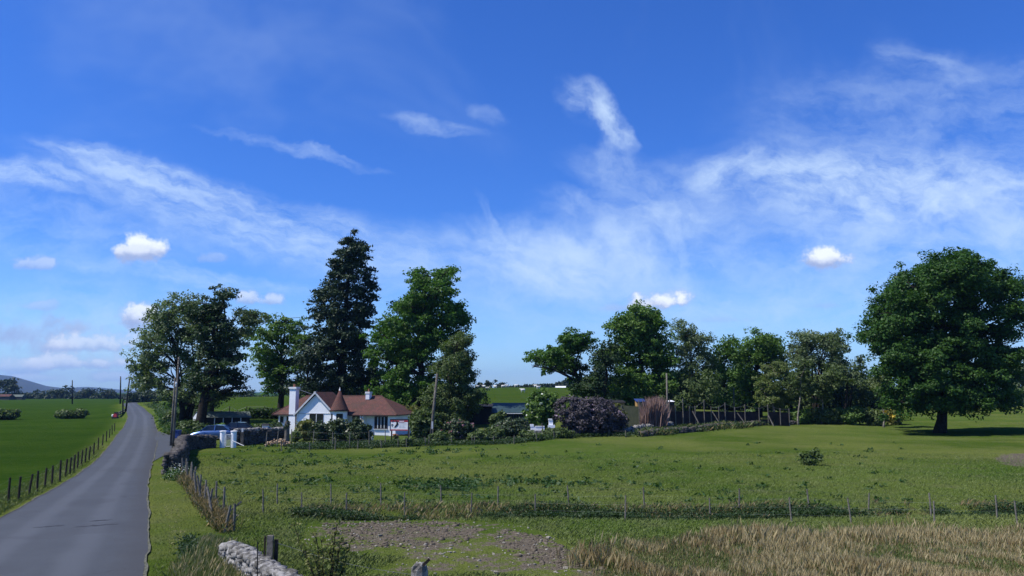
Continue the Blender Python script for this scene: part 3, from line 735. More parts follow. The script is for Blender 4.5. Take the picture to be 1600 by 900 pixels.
pb = np.where(k3 > .25, .22, .48); a1 = (sel & (r3 < pb)) | (~sel & (r3 < .10)); a2 = (~sel & (r3 > .84)) | (sel & (r3 > np.where(k3 > .25, .50, .74))) ; a3 = ~a1 & ~a2
blades('pale_dry_grass', xy[a1], hh[a1]*1.1, .0042, M['dry_grass'], .17, .5, 7, wind=(.05, 0))
blades('brown_dry_grass', xy[a2], hh[a2], .005, M['dry_brown'], .17, .5, 8, wind=(.05, 0))
blades('green_rush_grass', xy[a3], hh[a3]*.8, .0065, M['rush'], .2, .5, 9, wind=(.05, 0))
# scattered dry tufts in the ditch band and its nettles
def ditchY(X): return 34.6+.02*X
xy = scatter(90000, -.30, .72, 31, 39, lambda X, Y: (np.abs(Y-ditchY(X)-.5) < 1.2+.4*vnoise(X, Y, .8, 5)) & (X > -9) & (vnoise(X, Y, .38, 21)+.3*vnoise(X, Y, 2.1, 22) > .0), 10)
blades('ditch_dry_grass', xy[::7], .24, .006, M['dry_grass'], .3, .6, 11); blades('ditch_green_grass', xy[1::3], .24, .008, M['rush'], .4, .5, 113); blades('ditch_brown_grass', xy[2::4], .24, .007, M['dry_brown'], .4, .5, 12)
def leafmass(name, XY, h, ls, mat, seed=0, per=5, spread=.18):
    r = np.random.default_rng(seed+77); n = len(XY); z = T(XY[:, 0], XY[:, 1]); h = h if np.ndim(h) else np.full(n, h)
    c = np.column_stack([XY, z])[:, None] + np.stack([r.normal(0, spread, (n, per)), r.normal(0, spread, (n, per)), r.random((n, per))*h[:, None]], 2)
    c = c.reshape(-1, 3); nr = r.normal(size=c.shape)*.6; nr[:, 2] += .8
    v, f = quads_from(c, nr, ls, 1.2, 0, r); o = mesh_np(name, v, f, mat); o['kind'] = 'stuff'; return o
xy = scatter(52000, -.30, .72, 31, 38, lambda X, Y: (np.abs(Y-ditchY(X)+.1) < .9+.5*vnoise(X, Y, .6, 7)) & (X > -9) & (vnoise(X, Y, .5, 31)+.35*((X > 1) & (X < 12)) > -.1), 13)
leafmass('nettle_bed', xy, .25+.35*np.clip(vnoise(xy[:, 0], xy[:, 1], .5, 31), 0, 1), .045, M['nettle'], 1)
# dock patches
DOCK = [((640,765),(740,752),110),((770,752),(905,757),60),((450,752),(520,748),14),((395,700),(470,708),26),((360,720),(640,735),40),((590,700),(760,712),46)]
dx_ = []
for (a, b, n) in DOCK:
    for _ in range(n):
        g = G(random.gauss((a[0]+b[0])/2, (b[0]-a[0])*.30), random.gauss((a[1]+b[1])/2, abs(b[1]-a[1])*.25+2)); dx_.append(g[:2])
for _ in range(230):
    g = G(random.uniform(340, 1420), random.uniform(692, 790)); 
    if random.random() < .8: dx_.append(g[:2])
dx_ = np.array(dx_); leafmass('dock_leaves', dx_, .16, .09, M['dock'], 3, 12, .16)
# nettle strip at the foot of the upper fence and on the left road bank
pts = []
for _ in range(2600):
    px = random.uniform(455, 985); pb = np.interp(px, [455, 523, 600, 670, 740, 803, 866, 950, 985], [703, 702, 700, 697, 696, 694, 686, 682, 683]); g = G(px, pb-random.uniform(0, 7)); pts.append(g[:2])
leafmass('fence_foot_weeds', np.array(pts), .38, .085, M['nettle'], 5, 9, .3)
pts = []
for _ in range(500):
    px = random.uniform(283, 352); g = G(px, np.interp(px, [283, 300, 325, 352], [745, 765, 800, 828])+random.uniform(-4, 6)); pts.append(g[:2])
blades('fence_brown_grass', np.repeat(np.array(pts), 5, 0)+np.random.default_rng(2).normal(0, .16, (len(pts)*5, 2)), .38, .008, M['dry_brown'], .35, .5, 44)
leafmass('fence_weeds', np.array(pts)[::2], .30, .05, M['nettle'], 6, 8, .2)
pts = []
for _ in range(300):
    g = G(random.uniform(292, 300), random.uniform(858, 890)); pts.append(g[:2])
leafmass('bramble_tangle', np.array(pts), .5, .04, M['nettle'], 8, 8, .15)
# white umbels on the verge by the wall foot
pts = np.array([G(random.uniform(262, 288), random.uniform(733, 752))[:2] for _ in range(130)])
leafmass('cow_parsley_leaves', pts, .4, .06, M['dock'], 9, 8, .2); leafmass('cow_parsley_flowers', pts[::2]+.02, .7, .03, L['whitef'], 10, 4, .15)
# road bank beyond the drive: rough grass
pts = []
for _ in range(9000):
    py = random.uniform(632, 680); x0 = np.interp(py, [632, 640, 650, 662, 680], [222, 240, 249, 251, 262]); g = G(random.uniform(x0, x0+62), py)
    if g[1] > 82: pts.append(g[:2])
pts = np.array(pts); blades('bank_grass', pts, .5, .06, M['verge_grass'], .4, .5, 40)
leafmass('bank_weeds', pts[::9], .7, .14, M['dock'], 41, 8, .5)

# ------------------------------------------------------------------ haze: the air that turns the far hills blue
hb = MB().box(-9400, 9400, -900, 9400, -3.2, 230)
hm = bpy.data.materials.new('air'); hm.use_nodes = True; ht = NT(hm.node_tree); ht.n.clear()
pv = ht.new('ShaderNodeVolumePrincipled'); pv.inputs['Color'].default_value = (.30, .56, 1.0, 1); pv.inputs['Density'].default_value = 8.0e-5; pv.inputs['Anisotropy'].default_value = .2
ht.link(pv.outputs[0], ht.new('ShaderNodeOutputMaterial').inputs['Volume'])
haze = hb.build('haze', hm); haze['kind'] = 'stuff'

# ------------------------------------------------------------------ the trees
tree('sycamore_tree', 'huge dark green round crowned sycamore standing alone in the pasture at the right', 1469, 100, .6,
     [(1482,430,48,36),(1430,450,45,34),(1388,460,18,14),(1400,492,44,33),(1378,522,26,24),(1392,562,26,28),(1425,545,50,46),(1475,515,62,55),(1530,440,42,32),(1566,452,26,20),
      (1550,490,42,26),(1584,490,18,16),(1535,545,52,46),(1560,560,22,24),(1420,608,42,38),(1480,600,58,44),(1540,606,42,42),(1562,622,20,18),(1408,628,22,14),(1500,626,44,14),(1497,412,26,20)],
     L['syc'], dens=1.15, per=64, cr=.85, ls=.165, shell=.8, up=.55, trunk_top=.55, depth=.78)
tree('ash_tree', 'airy grey green ash with several stems beside the road, leftmost of the tall trees', 288, 108, .38,
     [(284,484,32,26),(250,505,20,20),(236,535,25,22),(224,570,19,20),(230,598,22,12),(264,530,30,26),(268,572,32,24),(302,515,24,28),(300,560,22,28),(276,608,26,16),(300,632,18,18),(262,500,20,16)],
     L['ash'], dens=.85, per=36, cr=.75, ls=.15, shell=.7, twig=4, forks=5, flat=.7)
tree('pine_tree', 'very dark ragged tree leaning with thick bare trunk, left of the white gabled hut', 312, 100, .62,
     [(350,468,17,15),(338,492,30,18),(326,480,22,14),(340,518,26,18),(332,548,28,20),(356,560,16,11),(335,580,30,18),(360,592,20,13),(370,606,10,11),(348,612,18,12),(318,596,16,12)],
     L['dark'], dens=1.0, per=46, cr=.8, ls=.17, top_px=340, flat=.45, shell=.6, twig=2)
tree('ash_tree', 'ash with long bough reaching right over open sky, beside the dark ragged tree', 330, 106, .32,
     [(388,494,20,12),(400,500,9,10),(374,486,16,12),(378,518,17,10),(368,540,11,7),(310,500,20,22),(352,530,16,14),(330,625,22,14),(366,580,14,10)],
     L['ash'], dens=.9, per=36, cr=.7, ls=.15, twig=3, flat=.6, top_px=345)
tree('oak_tree', 'mid green oak behind the left chimney, layered open crown against sky', 440, 124, .5,
     [(444,508,30,18),(420,524,18,12),(450,532,34,20),(420,552,20,12),(450,562,36,18),(412,578,14,9),(440,588,34,16),(462,606,26,16),(422,604,14,9)],
     L['oak'], dens=.95, per=42, flat=.5, cr=.9, ls=.19, twig=1)
tree('oak_tree', 'tallest bright green broadleaved tree right of the conifer behind the house', 655, 116, .6,
     [(692,430,20,14),(661,436,18,14),(670,462,34,20),(643,480,28,20),(702,488,24,18),(716,496,14,12),(670,505,40,24),(622,505,20,17),(600,524,20,15),(640,545,38,26),(600,560,24,22),(610,600,30,26),(650,590,40,30),(698,535,30,26),(636,636,40,26),(700,600,28,30)],
     L['oakb'], dens=1.0, per=48, cr=.85, ls=.18, flat=.6)
tree('hawthorn_tree', 'dull olive green bushy tree rising behind the leaning pole and pink bush', 708, 104, .35,
     [(716,538,18,20),(700,572,30,24),(725,585,19,32),(720,628,24,28),(690,622,26,24),(668,652,22,16),(738,622,10,18),(704,650,26,16)],
     L['dull'], dens=1.15, per=50, cr=.6, ls=.13, flat=.85)
tree('oak_tree', 'spreading oak with long low limb pointing left over the sheep pasture', 925, 118, .45,
     [(838,558,12,8),(860,553,17,10),(836,573,9,5),(866,574,20,7),(892,538,22,16),(882,562,20,10),(912,540,16,17),(905,576,22,12),(924,602,26,16),(900,604,16,11)],
     L['oakb'], dens=1.0, per=42, cr=.75, ls=.17, flat=.55, twig=2)
tree('holly_tree', 'small dark tree between the spreading oak and the tall domed tree', 945, 114, .35, [(940,548,17,17),(948,578,24,24),(940,612,28,24),(955,632,26,14)], L['dark'], dens=1.1, per=46, ls=.19)
tree('beech_tree', 'tall domed beech with rounded top, highest in the central clump', 1002, 120, .6,
     [(1001,497,31,21),(978,520,23,23),(1025,528,20,24),(1000,548,42,32),(984,596,38,24),(1032,588,24,34),(1002,620,38,18),(960,556,14,18),(1002,515,34,24)],
     L['oak'], dens=1.55, per=50, cr=.9, ls=.19, flat=.7)
tree('ash_tree', 'thin half bare ash with sky between its twigs, right of the tall dome', 1078, 124, .3,
     [(1070,526,21,20),(1094,538,20,20),(1058,556,18,22),(1086,576,30,26),(1104,568,14,18)], L['ash'], dens=.85, per=32, cr=.7, ls=.15, twig=5, forks=4)
tree('hazel_tree', 'low dark bushy tree filling below the half bare ash', 1085, 118, .25, [(1072,596,26,24),(1096,606,22,26),(1065,622,22,18)], L['dull'], dens=1.4, ls=.18)
tree('lime_tree', 'small topped tree between the half bare ash and the second dome', 1134, 126, .3, [(1136,534,15,14),(1122,546,14,12),(1138,556,16,16),(1132,574,24,24),(1130,602,28,20)], L['oak'], dens=1.5, ls=.18, twig=1)
tree('lime_tree', 'second domed dark green tree right of centre, behind the netted fence', 1185, 130, .5,
     [(1186,530,30,21),(1166,552,22,22),(1206,552,20,22),(1182,580,36,28),(1172,612,32,20),(1188,550,30,24)], L['oak'], dens=1.3, per=48, ls=.2)
tree('willow_tree', 'rounded olive yellow willow in front of the darker wood', 1212, 117, .22, [(1210,582,20,18),(1202,604,22,18),(1216,620,20,18),(1196,622,14,14)], L['olive'], dens=1.3, per=56, cr=.5, ls=.12, bark='bark_pale')
tree('ash_tree', 'wide pale leaved ash with sky showing through its top, above the willow', 1276, 126, .35,
     [(1262,536,26,20),(1292,534,26,18),(1246,552,16,18),(1282,566,34,20),(1310,540,14,16)], L['ash'], dens=1.1, per=40, cr=.8, ls=.16, twig=4, forks=4)
tree('ash_tree', 'narrow pale leaved ash on the right end of the wood', 1322, 124, .28, [(1322,540,17,20),(1316,570,20,26),(1330,592,15,22)], L['ash'], dens=1.1, per=38, ls=.16, twig=3, forks=2)
for (px, top, m_, lab) in [(952,575,'dark','dark back tree behind the spreading oak'),(988,585,'dark','dark back tree behind the tall dome, left side'),(1040,575,'dark','dark back tree behind the right foot of the tall dome'),
        (1078,570,'dull','back tree behind the half bare ash'),(1112,578,'dark','back tree between half bare ash and small topped tree'),(1150,580,'dark','back tree behind the left foot of the second dome'),
        (1196,575,'dark','back tree behind the willow'),(1236,572,'dull','back tree between second dome and pale ash'),(1268,578,'dull','back tree behind the wide pale ash, left'),(1302,582,'dark','back tree behind the wide pale ash, right'),(1340,590,'dark','back tree at the right end of the wood, behind the spruces')]:
    tree('wood_tree', lab, px, 146, .25, [(px-8,top+14,17,14),(px+10,top+20,17,14),(px-10,top+36,20,17),(px+10,top+42,20,17),(px,top+56,24,15)], L[m_], dens=1.5, ls=.25, per=42, cr=1.2, lump=4, depth=.4, group='trees at the back of the wood')
tree('birch_tree', 'white stemmed birch in the wood to the right of the willow', 1248, 114, .13, [(1250,590,15,18),(1246,612,15,14),(1258,574,12,14)], L['dull'], bark='bark_pale', dens=.85, ls=.14, cr=.6)
tree('birch_tree', 'dark crowned birch with white stem in front of the wood', 1284, 116, .15, [(1286,592,24,20),(1276,616,20,14),(1304,604,20,20)], L['dull'], bark='bark_pale', dens=1.0, ls=.15, cr=.65, trunk_top=.5)
tree('alder_tree', 'dense dark alder at the back of the wood near its right end', 1318, 130, .3, [(1314,600,24,26),(1336,608,20,26),(1300,624,22,18)], L['dark'], dens=1.1, ls=.2)
tree('birch_tree', 'thin white stemmed birch beside the yellow bush, under the huge sycamore edge', 1381, 112, .13, [(1378,592,13,20),(1390,574,12,18),(1368,612,14,16)], L['dull'], bark='bark_pale', dens=.8, ls=.14, cr=.6)
tree('alder_tree', 'dark thicket tree just left of the huge sycamore, above the yellow bush', 1362, 132, .2, [(1360,600,16,22),(1376,618,20,18),(1350,622,16,16)], L['dull'], dens=1.1, ls=.2)

def conifer(name, label, px, Y, apex, prof, mat, tr, n, cr, ls, group=None, per=40, seed=0, droop=.8):
    r = np.random.default_rng(400+seed); base = GY(px, Y); root = thing(name, base, label, 'tree', group)
    pys = np.array([p[0] for p in prof]); lo = np.array([p[1] for p in prof]); hi = np.array([p[2] for p in prof])
    wts = np.interp(np.linspace(pys[0], pys[-1], 200), pys, hi-lo); yy_ = np.linspace(pys[0], pys[-1], 200)
    py = r.choice(yy_, n, p=wts/wts.sum()) + r.uniform(-1, 1, n); py = np.round(py/ (5.5 if n > 200 else 3))*(5.5 if n > 200 else 3)*.5 + py*.5
    az = r.uniform(0, 6.283, n); q = np.where(r.random(n) < .8, r.uniform(.62, 1.05, n), r.uniform(.15, .6, n))
    q *= 1 + .10*np.sin(az*3+py*.13) + .08*np.sin(py*.5)
    L_ = np.interp(py, pys, lo); H_ = np.interp(py, pys, hi); mid = (L_+H_)/2; hw = (H_-L_)/2*Y/FPX
    cx = (mid-800)/FPX*Y*.995; c = np.stack([cx+np.cos(az)*q*hw, Y+np.sin(az)*q*hw, np.array([P(800, p, Y)[2] for p in py])-q*hw*.12], 1)
    off = r.normal(size=(n, per, 3)); off /= np.linalg.norm(off, axis=2, keepdims=True); off *= r.random((n, per, 1))**.5; off[:, :, 2] *= .55
    rad = np.stack([np.cos(az), np.sin(az), -.25*np.ones(n)], 1)
    cen = c[:, None] + off*cr*r.uniform(.6, 1.3, n)[:, None, None] + rad[:, None]*r.uniform(-1, .6, (n, per, 1))*cr*.8
    nr = np.array([0, 0, .8]) + .7*r.normal(size=off.shape) + .3*off
    v, f = quads_from(cen.reshape(-1, 3), nr.reshape(-1, 3), ls, 1.5, droop, r); 
    mesh_np('crown', v, f, mat, root)
    mb = MB(); ap = Vector(P(apex[0], apex[1]+3, Y)); bs = Vector(base)-Vector((0, 0, .3))
    mb.tube([bs.lerp(ap, t_) for t_ in (0, .06, .3, .6, 1)], [tr*1.5, tr, tr*.8, tr*.45, .04], 9)
    for k in range(0, n, 3):
        e = Vector(c[k]); t_ = (e.z-bs.z)/(ap.z-bs.z)
        if t_ < .97: mb.tube([bs.lerp(ap, max(.02, t_+.02)), e], [max(.03, tr*.14*(1.1-t_)), .02], 4, cap=False)
    mb.build('trunk', M['bark'], root, smooth=True); return root
conifer('sequoia_tree', 'tallest tree, a dark blue green conifer spire behind the white house', 530, 122, (548,359),
        [(359,546,551),(366,536,562),(385,522,573),(400,516,577),(415,512,575),(430,500,580),(450,492,584),(470,487,586),(490,480,580),(520,478,584),(550,478,580),(580,482,578),(606,484,590),(618,492,580)],
        L['fir'], .75, 600, .9, .19, per=60, seed=1)
for k, (px, top, hw, lab) in enumerate([(1345,556,13,'small dark spruce at the right end of the wood, nearest the pale ash'),(1334,575,12,'small spruce pressed against the alder in the wood'),(1372,580,12,'small dark spruce just behind the white birch by the yellow bush')]):
    conifer('spruce_tree', lab, px, 136, (px, top), [(top, px-1, px+1), (top+25, px-hw*.5, px+hw*.5), (650, px-hw, px+hw)], L['dark'], .14, 110, .6, .2, 'small spruces at the wood edge', 30, 5+k)
# a slight sheltering bough mass left of the conifer
tree('yew_tree', 'dark low tree under the left skirt of the tall conifer', 482, 118, .3, [(480,560,16,26),(488,596,22,20),(468,606,18,14)], L['fir'], dens=1.0, per=46, ls=.18)
tree('holly_tree', 'dark evergreen filling the gap behind the small right chimney', 592, 120, .3, [(590,600,22,22),(570,622,20,16),(606,628,24,20),(556,612,14,14)], L['dark'], dens=1.0, ls=.19)
# far trees, left skyline
for (px, Y, bl, lab) in [
    (12, 560, [(8,602,14,9),(-8,604,14,9),(20,606,8,8)], 'large far round tree at the left edge above the brown roof'),
    (93, 590, [(93,613,12,7),(84,616,8,5),(102,616,8,5)], 'far round dark tree standing alone, second from the left on the skyline'),
    (139, 590, [(139,614,9,6),(148,616,8,5)], 'far round tree right of the thin skyline pole'),
    (168, 560, [(166,616,8,5),(173,617,6,4)], 'low far round tree just left of the road poles'),
    (50, 600, [(50,618,9,3.5),(62,618,8,3.5)], 'low far bushy tree between the brown roof and the lone round tree'),
    (118, 600, [(118,618,8,3.5),(112,618,8,3)], 'low far bushy tree below the thin skyline pole')]:
    tree('distant_tree', lab, px, Y, .5, bl, L['far'], cr=2.6, ls=.75, per=30, limbs=False, group='far trees along the left skyline', trunk_top=.5, dens=1.3, depth=.4)
for (px, Y, bl, lab) in [
    (228, 330, [(228,619,12,6),(214,621,9,4)], 'low far tree right where the road vanishes'),
    (252, 320, [(252,617,13,7),(266,620,12,6)], 'far dark tree behind the ash at the road bend'),
    (386, 420, [(380,617,4,3),(388,617,4,2.5)], 'tiny tree clump on the skyline between pine and oak'),
    (762, 360, [(765,600,5,5)], 'tiny skyline tree leftmost above the sheep')]:
    if px == 762: continue
    tree('distant_tree', lab, px, Y, .35, bl, L['far'], cr=1.6, ls=.5, per=30, limbs=False, group='far trees on the skyline', trunk_top=.5, dens=1.3, depth=.4)
conifer('distant_conifer', 'tiny pointed conifer on the skyline, left one of two above the sheep', 750, 345, (750,599), [(599,749,751),(607,746,754)], L['far'], .2, 60, .8, .45, 'tiny skyline conifers', 20, 21)
conifer('distant_conifer', 'tiny taller conifer on the skyline, right one of two above the sheep', 762, 345, (762,596.5), [(596.5,761,764),(607,757,767)], L['far'], .2, 70, .8, .45, 'tiny skyline conifers', 20, 22)
tree('distant_tree', 'tiny broad tree on the skyline to the right of the two small conifers', 780, 350, .3, [(780,602.5,6,2.6),(784,604,5,2)], L['far'], cr=1.2, ls=.45, per=30, limbs=False, trunk_top=.5, dens=1.4)
tree('distant_tree', 'grey green tree at the right picture edge beyond the huge sycamore', 1592, 190, .5, [(1590,590,16,18),(1612,585,24,22),(1582,610,14,14),(1600,615,20,12)], L['ash'], dens=1.1, cr=1.3, ls=.33)
# far woods that read as one mass
def wood(name, label, spans, Y0, Y1, mat, ls, n, spiky=False, seed=0):
    r = np.random.default_rng(seed+600); V_ = []; F_ = []; off = 0
    for _ in range(n):
        px = r.uniform(spans[0][0], spans[-1][0]); top = np.interp(px, [s[0] for s in spans], [s[1] for s in spans])
        Y = r.uniform(Y0, Y1); g = GY(px, Y); zt = P(px, top+r.uniform(-.6, 1.6), Y)[2]; h = max(zt-g[2], 1.5); m_ = 60
        u = r.random(m_); rad = (h*(.22 if spiky else .42)) * ((1-u) if spiky else np.sqrt(np.maximum(1-(2*u-1)**2, 0.05)))
        a = r.uniform(0, 6.28, m_); c = np.stack([g[0]+np.cos(a)*rad, g[1]+np.sin(a)*rad, g[2]+u*h], 1)
        nr = np.stack([np.cos(a), np.sin(a), np.full(m_, .8)], 1)+r.normal(size=(m_, 3))*.4
        v, f = quads_from(c, nr, ls, 1.1, 0, r); V_.append(v); F_.append(f+off); off += len(v)
    o = mesh_np(name, np.concatenate(V_), np.concatenate(F_), mat); tag(o, label, None, None, 'stuff'); return o
wood('far_wood', 'dark line of far trees and hedges under the blue hills', [(-300,616),(20,614),(60,616),(110,617),(190,617),(240,618),(300,617)], 560, 700, L['far'], 1.1, 420, seed=1)
wood('far_wood', 'low wood beyond the road crest', [(200,617),(225,613),(255,611),(285,614),(330,617)], 330, 370, L['far'], .6, 160, seed=2)
wood('conifer_plantation', 'dark spiky conifer plantation on the horizon behind the sheep', [(786,605.5),(800,604),(830,601),(860,600),(874,597),(890,592),(960,596),(1100,596)], 480, 560, L['far'], .8, 420, True, 3)
wood('far_wood', 'far skyline trees seen between pine and oak', [(335,617),(360,618),(395,619),(440,619)], 420, 460, L['far'], .7, 60, seed=4)
wood('far_wood', 'far trees beyond the pasture at the right edge', [(1560,610),(1620,606),(2000,600)], 300, 340, L['far'], .7, 220, seed=5)

# ------------------------------------------------------------------ shrubs
shrub('hedge_bush', 'dark low hedge clump at the left picture edge in the left field', 6, 656, 27, 17, L['dull'], seed=1, cat='bush', dens=1.2)
shrub('hedge_bush', 'low loose hedge bush alone in the left field, with thin right end', 112, 654, 25, 15, L['dull'], seed=2, cat='bush')
shrub('purple_rhododendron', 'big purple grey flowering bush, widest shrub in the garden hedge', 922, 683, 60, 66, L['purple'], seed=3, dens=1.3, blossom=L['lilac'], bfrac=.10, lobes=6, Y=90, flatd=.6, ls=.12, cr=.4)
shrub('golden_shrub', 'yellow green foliage on the right shoulder of the purple bush', 962, 684, 22, 48, L['yel'], seed=4, Y=92)
shrub('laurel_bush', 'tall bright green bush with a few white blooms, left of the purple bush', 846, 684, 31, 74, L['spring'], seed=5, blossom=L['whitef'], bfrac=.006, Y=96, flatd=.8)
shrub('laurel_bush', 'narrow green bush in front of the green tin shed', 778, 672, 13, 34, L['dull'], seed=6, Y=98)
shrub('rhododendron', 'dark rhododendron with pink blossom heads right of the leaning pole', 716, 692, 34, 38, L['rhodo'], seed=7, blossom=L['pinkf'], bfrac=.16, Y=80)
shrub('rhododendron', 'pink tinged rounded rhododendron beside the fence, in front of the tin shed', 798, 688, 32, 34, L['rhodo'], seed=8, blossom=L['lilac'], bfrac=.05, Y=84)
shrub('garden_shrub', 'broad olive garden shrub behind the sign, under the hawthorn', 662, 693, 28, 52, L['dull'], seed=9, Y=84)
shrub('garden_shrub', 'olive yellow shrub peeping over the house corner and the sign', 640, 690, 22, 46, L['yel'], seed=10, Y=98)
shrub('golden_shrub', 'yellow green round bush in front of the gable window', 476, 685, 14, 36, L['yel'], seed=11, Y=85)
shrub('rhododendron', 'dark round rhododendron below the gable, left of the other two', 504, 691, 20, 37, L['rhodo'], seed=12, Y=83, blossom=L['whitef'], bfrac=.01)
shrub('rhododendron', 'dark round rhododendron in front of the turret', 532, 694, 22, 36, L['rhodo'], seed=13, Y=82)
shrub('rhododendron', 'dark round rhododendron right of the turret before the dark window', 559, 695, 21, 40, L['rhodo'], seed=14, Y=81)
shrub('conifer_shrub', 'bushy dark shrub at the left wall of the house behind the tree stump', 432, 684, 13, 26, L['rhodo'], seed=15, Y=86)
shrub('lavender_bush', 'low blue green bush between the woodpile and the golden bush', 463, 690, 9, 15, L['dull'], seed=16, Y=83)
shrub('field_bush', 'small ragged bush alone in the middle of the pasture', 1268, 727, 17, 23, L['dull'], seed=17, cat='bush', dens=.55, lobes=6)
for (px, pyb, rx, h, m_, lab) in [(1250,655,22,24,'spring','green thicket shrub below the white birch at the wood foot'),(1290,655,26,26,'dull','dark thicket shrub at the wood foot in the middle'),
        (1330,654,26,30,'spring','bright thicket shrub at the wood foot left of the dyke end'),(1366,655,20,28,'dull','thicket shrub beside the white birch stem'),(1226,650,16,20,'dull','thicket shrub under the willow'),
        (1160,640,22,18,'spring','bright low bush behind the netted fence'),(1120,636,22,16,'dull','dark low bush behind the netted fence, left of the bright one'),(1060,640,24,22,'dark','dark undergrowth bush behind the canes and pole')]:
    shrub('thicket_shrub', lab, px, pyb, rx, h, L[m_], seed=px, Y=min(116, G(px, pyb)[1]), group='shrubs at the foot of the wood')
shrub('broom_bush', 'bright yellow bush beside the white birch stem', 1396, 652, 16, 30, L['yel'], seed=18, Y=118, blossom=L['broom'], bfrac=.6)
for (px, pyb, rx, h, lab) in [(300,668,30,22,'roadside shrub behind the tall pole, left of the blue car'),(345,664,34,14,'low hedge shrub between blue car and white gabled hut'),(385,665,26,14,'low hedge shrub behind the dark retaining wall'),(418,668,18,20,'shrub between the bird table and the hut end'),(268,660,14,20,'shrub on the road bank beside the pole'),(275,640,22,16,'shrub on the road bank under the grey ash')]:
    shrub('hedge_shrub', lab, px, pyb, rx, h, L['spring' if px in (345, 385, 275) else 'dull'], seed=px, Y=92 if px > 280 else None, group='shrubs along the drive', flatd=.5)
for (px, pyb, rx, h, m_, lab) in [(690,694,20,18,'dull','low weedy shrub at the fence right of the leaning pole'),(752,693,22,20,'dull','low shrub at the fence under the pink blossoms'),(775,690,16,24,'dull','shrub at the fence left of the rounded pink one'),
        (830,688,22,14,'dull','clipped low shrub in front of the white garden wall'),(872,684,24,16,'dull','low shrub at the fence below the purple bush left end'),(1010,668,20,10,'dull','small weedy shrub at the dead canes foot'),(640,697,16,11,'dull','low green shrub between the sign posts')]:
    shrub('garden_shrub', lab, px, pyb, rx, h, L[m_], seed=px+1, group='low shrubs along the garden fence')

# ------------------------------------------------------------------ the house
HY = 92.0
hx = lambda px, Y=HY: P(px, 650, Y)[0]
hz = lambda py, Y=HY: P(500, py, Y)[2]
root = thing('bungalow', (hx(520), HY, 0), 'white bungalow with red tiled roof, front gable and little conical turret', 'house')
gz = -.2; ez = hz(648, 93.5); rz = hz(619, 97.2)
X0, X1 = hx(423, 93.5), hx(620.5, 93.5); Y0, Y1 = 93.5, 100.8
wm = MB()
wm.box(X0, X1, Y0, Y1, gz, ez+.02)
gx0, gx1 = hx(459), hx(522); gz1 = hz(617)
ge = hz(646)
wm.add([(gx0,HY,gz),(gx1,HY,gz),(gx1,HY,ge),((gx0+gx1)/2,HY,gz1),(gx0,HY,ge),(gx0,97,gz),(gx1,97,gz),(gx1,97,ge),((gx0+gx1)/2,97,gz1),(gx0,97,ge)],
       [(0,1,2,3,4),(9,8,7,6,5),(0,5,6,1),(1,6,7,2),(2,7,8,3),(3,8,9,4),(4,9,5,0)])
# right bay and its low base
bx0, bx1 = hx(585), hx(619)
wm.box(bx0, bx1, 92.9, 93.6, gz, ez-.02)
wm.build('wall', M['white'], root)
def hip(mb, x0, x1, y0, y1, z, xa, xb, zr, th=.1):
    ym = (y0+y1)/2
    vs = [(x0,y0,z),(x1,y0,z),(x1,y1,z),(x0,y1,z),(xa,ym,zr),(xb,ym,zr),(x0,y0,z-th),(x1,y0,z-th),(x1,y1,z-th),(x0,y1,z-th)]
    mb.add(vs, [(0,1,5,4),(1,2,5),(2,3,4,5),(3,0,4),(0,6,7,1),(1,7,8,2),(2,8,9,3),(3,9,6,0),(9,8,7,6)])
rm = MB(); hip(rm, X0-.35, X1+.35, Y0-.9, Y1+.5, ez+.04, hx(458, 97.2), hx(585.5, 97.2), rz)
roof = rm.build('roof', M['tiles'], root)
# gable roof slabs
gm = MB(); xm = (gx0+gx1)/2; ov = .28; apz = hz(614.5); sl_ = (apz-ge)/(xm-gx0+.02)
for sx in (-1, 1):
    xo = (gx0-ov) if sx < 0 else (gx1+ov); zo = apz - sl_*(abs(xo-xm)); yb = 96.6
    vs = [(xm,HY-.22,apz+.03),(xo,HY-.22,zo),(xo,yb,zo),(xm,yb,apz+.03),(xm,HY-.22,apz+.15),(xo,HY-.22,zo+.12),(xo,yb,zo+.12),(xm,yb,apz+.15)]
    gm.add(vs, [(0,1,2,3),(7,6,5,4),(0,4,5,1),(1,5,6,2),(2,6,7,3),(3,7,4,0)])
gm.build('roof', M['tiles'], root)
fm = MB()
for sx in (-1, 1):
    xo = (gx0-ov) if sx < 0 else (gx1+ov); zo = apz - sl_*(abs(xo-xm))
    fm.bar((xm, HY-.26, apz+.06), (xo, HY-.26, zo+.02), .05, .17)
fm.box(xm-.12, xm+.12, HY-.32, HY-.2, apz-.12, apz+.2)
fm.box(gx0+.02, gx1-.02, HY-.045, HY-.003, ge-.05, ge+.03)
fm.build('bargeboard', M['white_grey'], root)
# gutters and soffit
MB().box(hx(544), X1+.38, Y0-1.0, Y0-.905, ez-.08, ez+.03).build('gutter', M['dark_frame'], root); MB().box(X0-.38, gx0-.4, Y0-1.0, Y0-.905, ez-.08, ez+.03).build('gutter', M['dark_frame'], root)
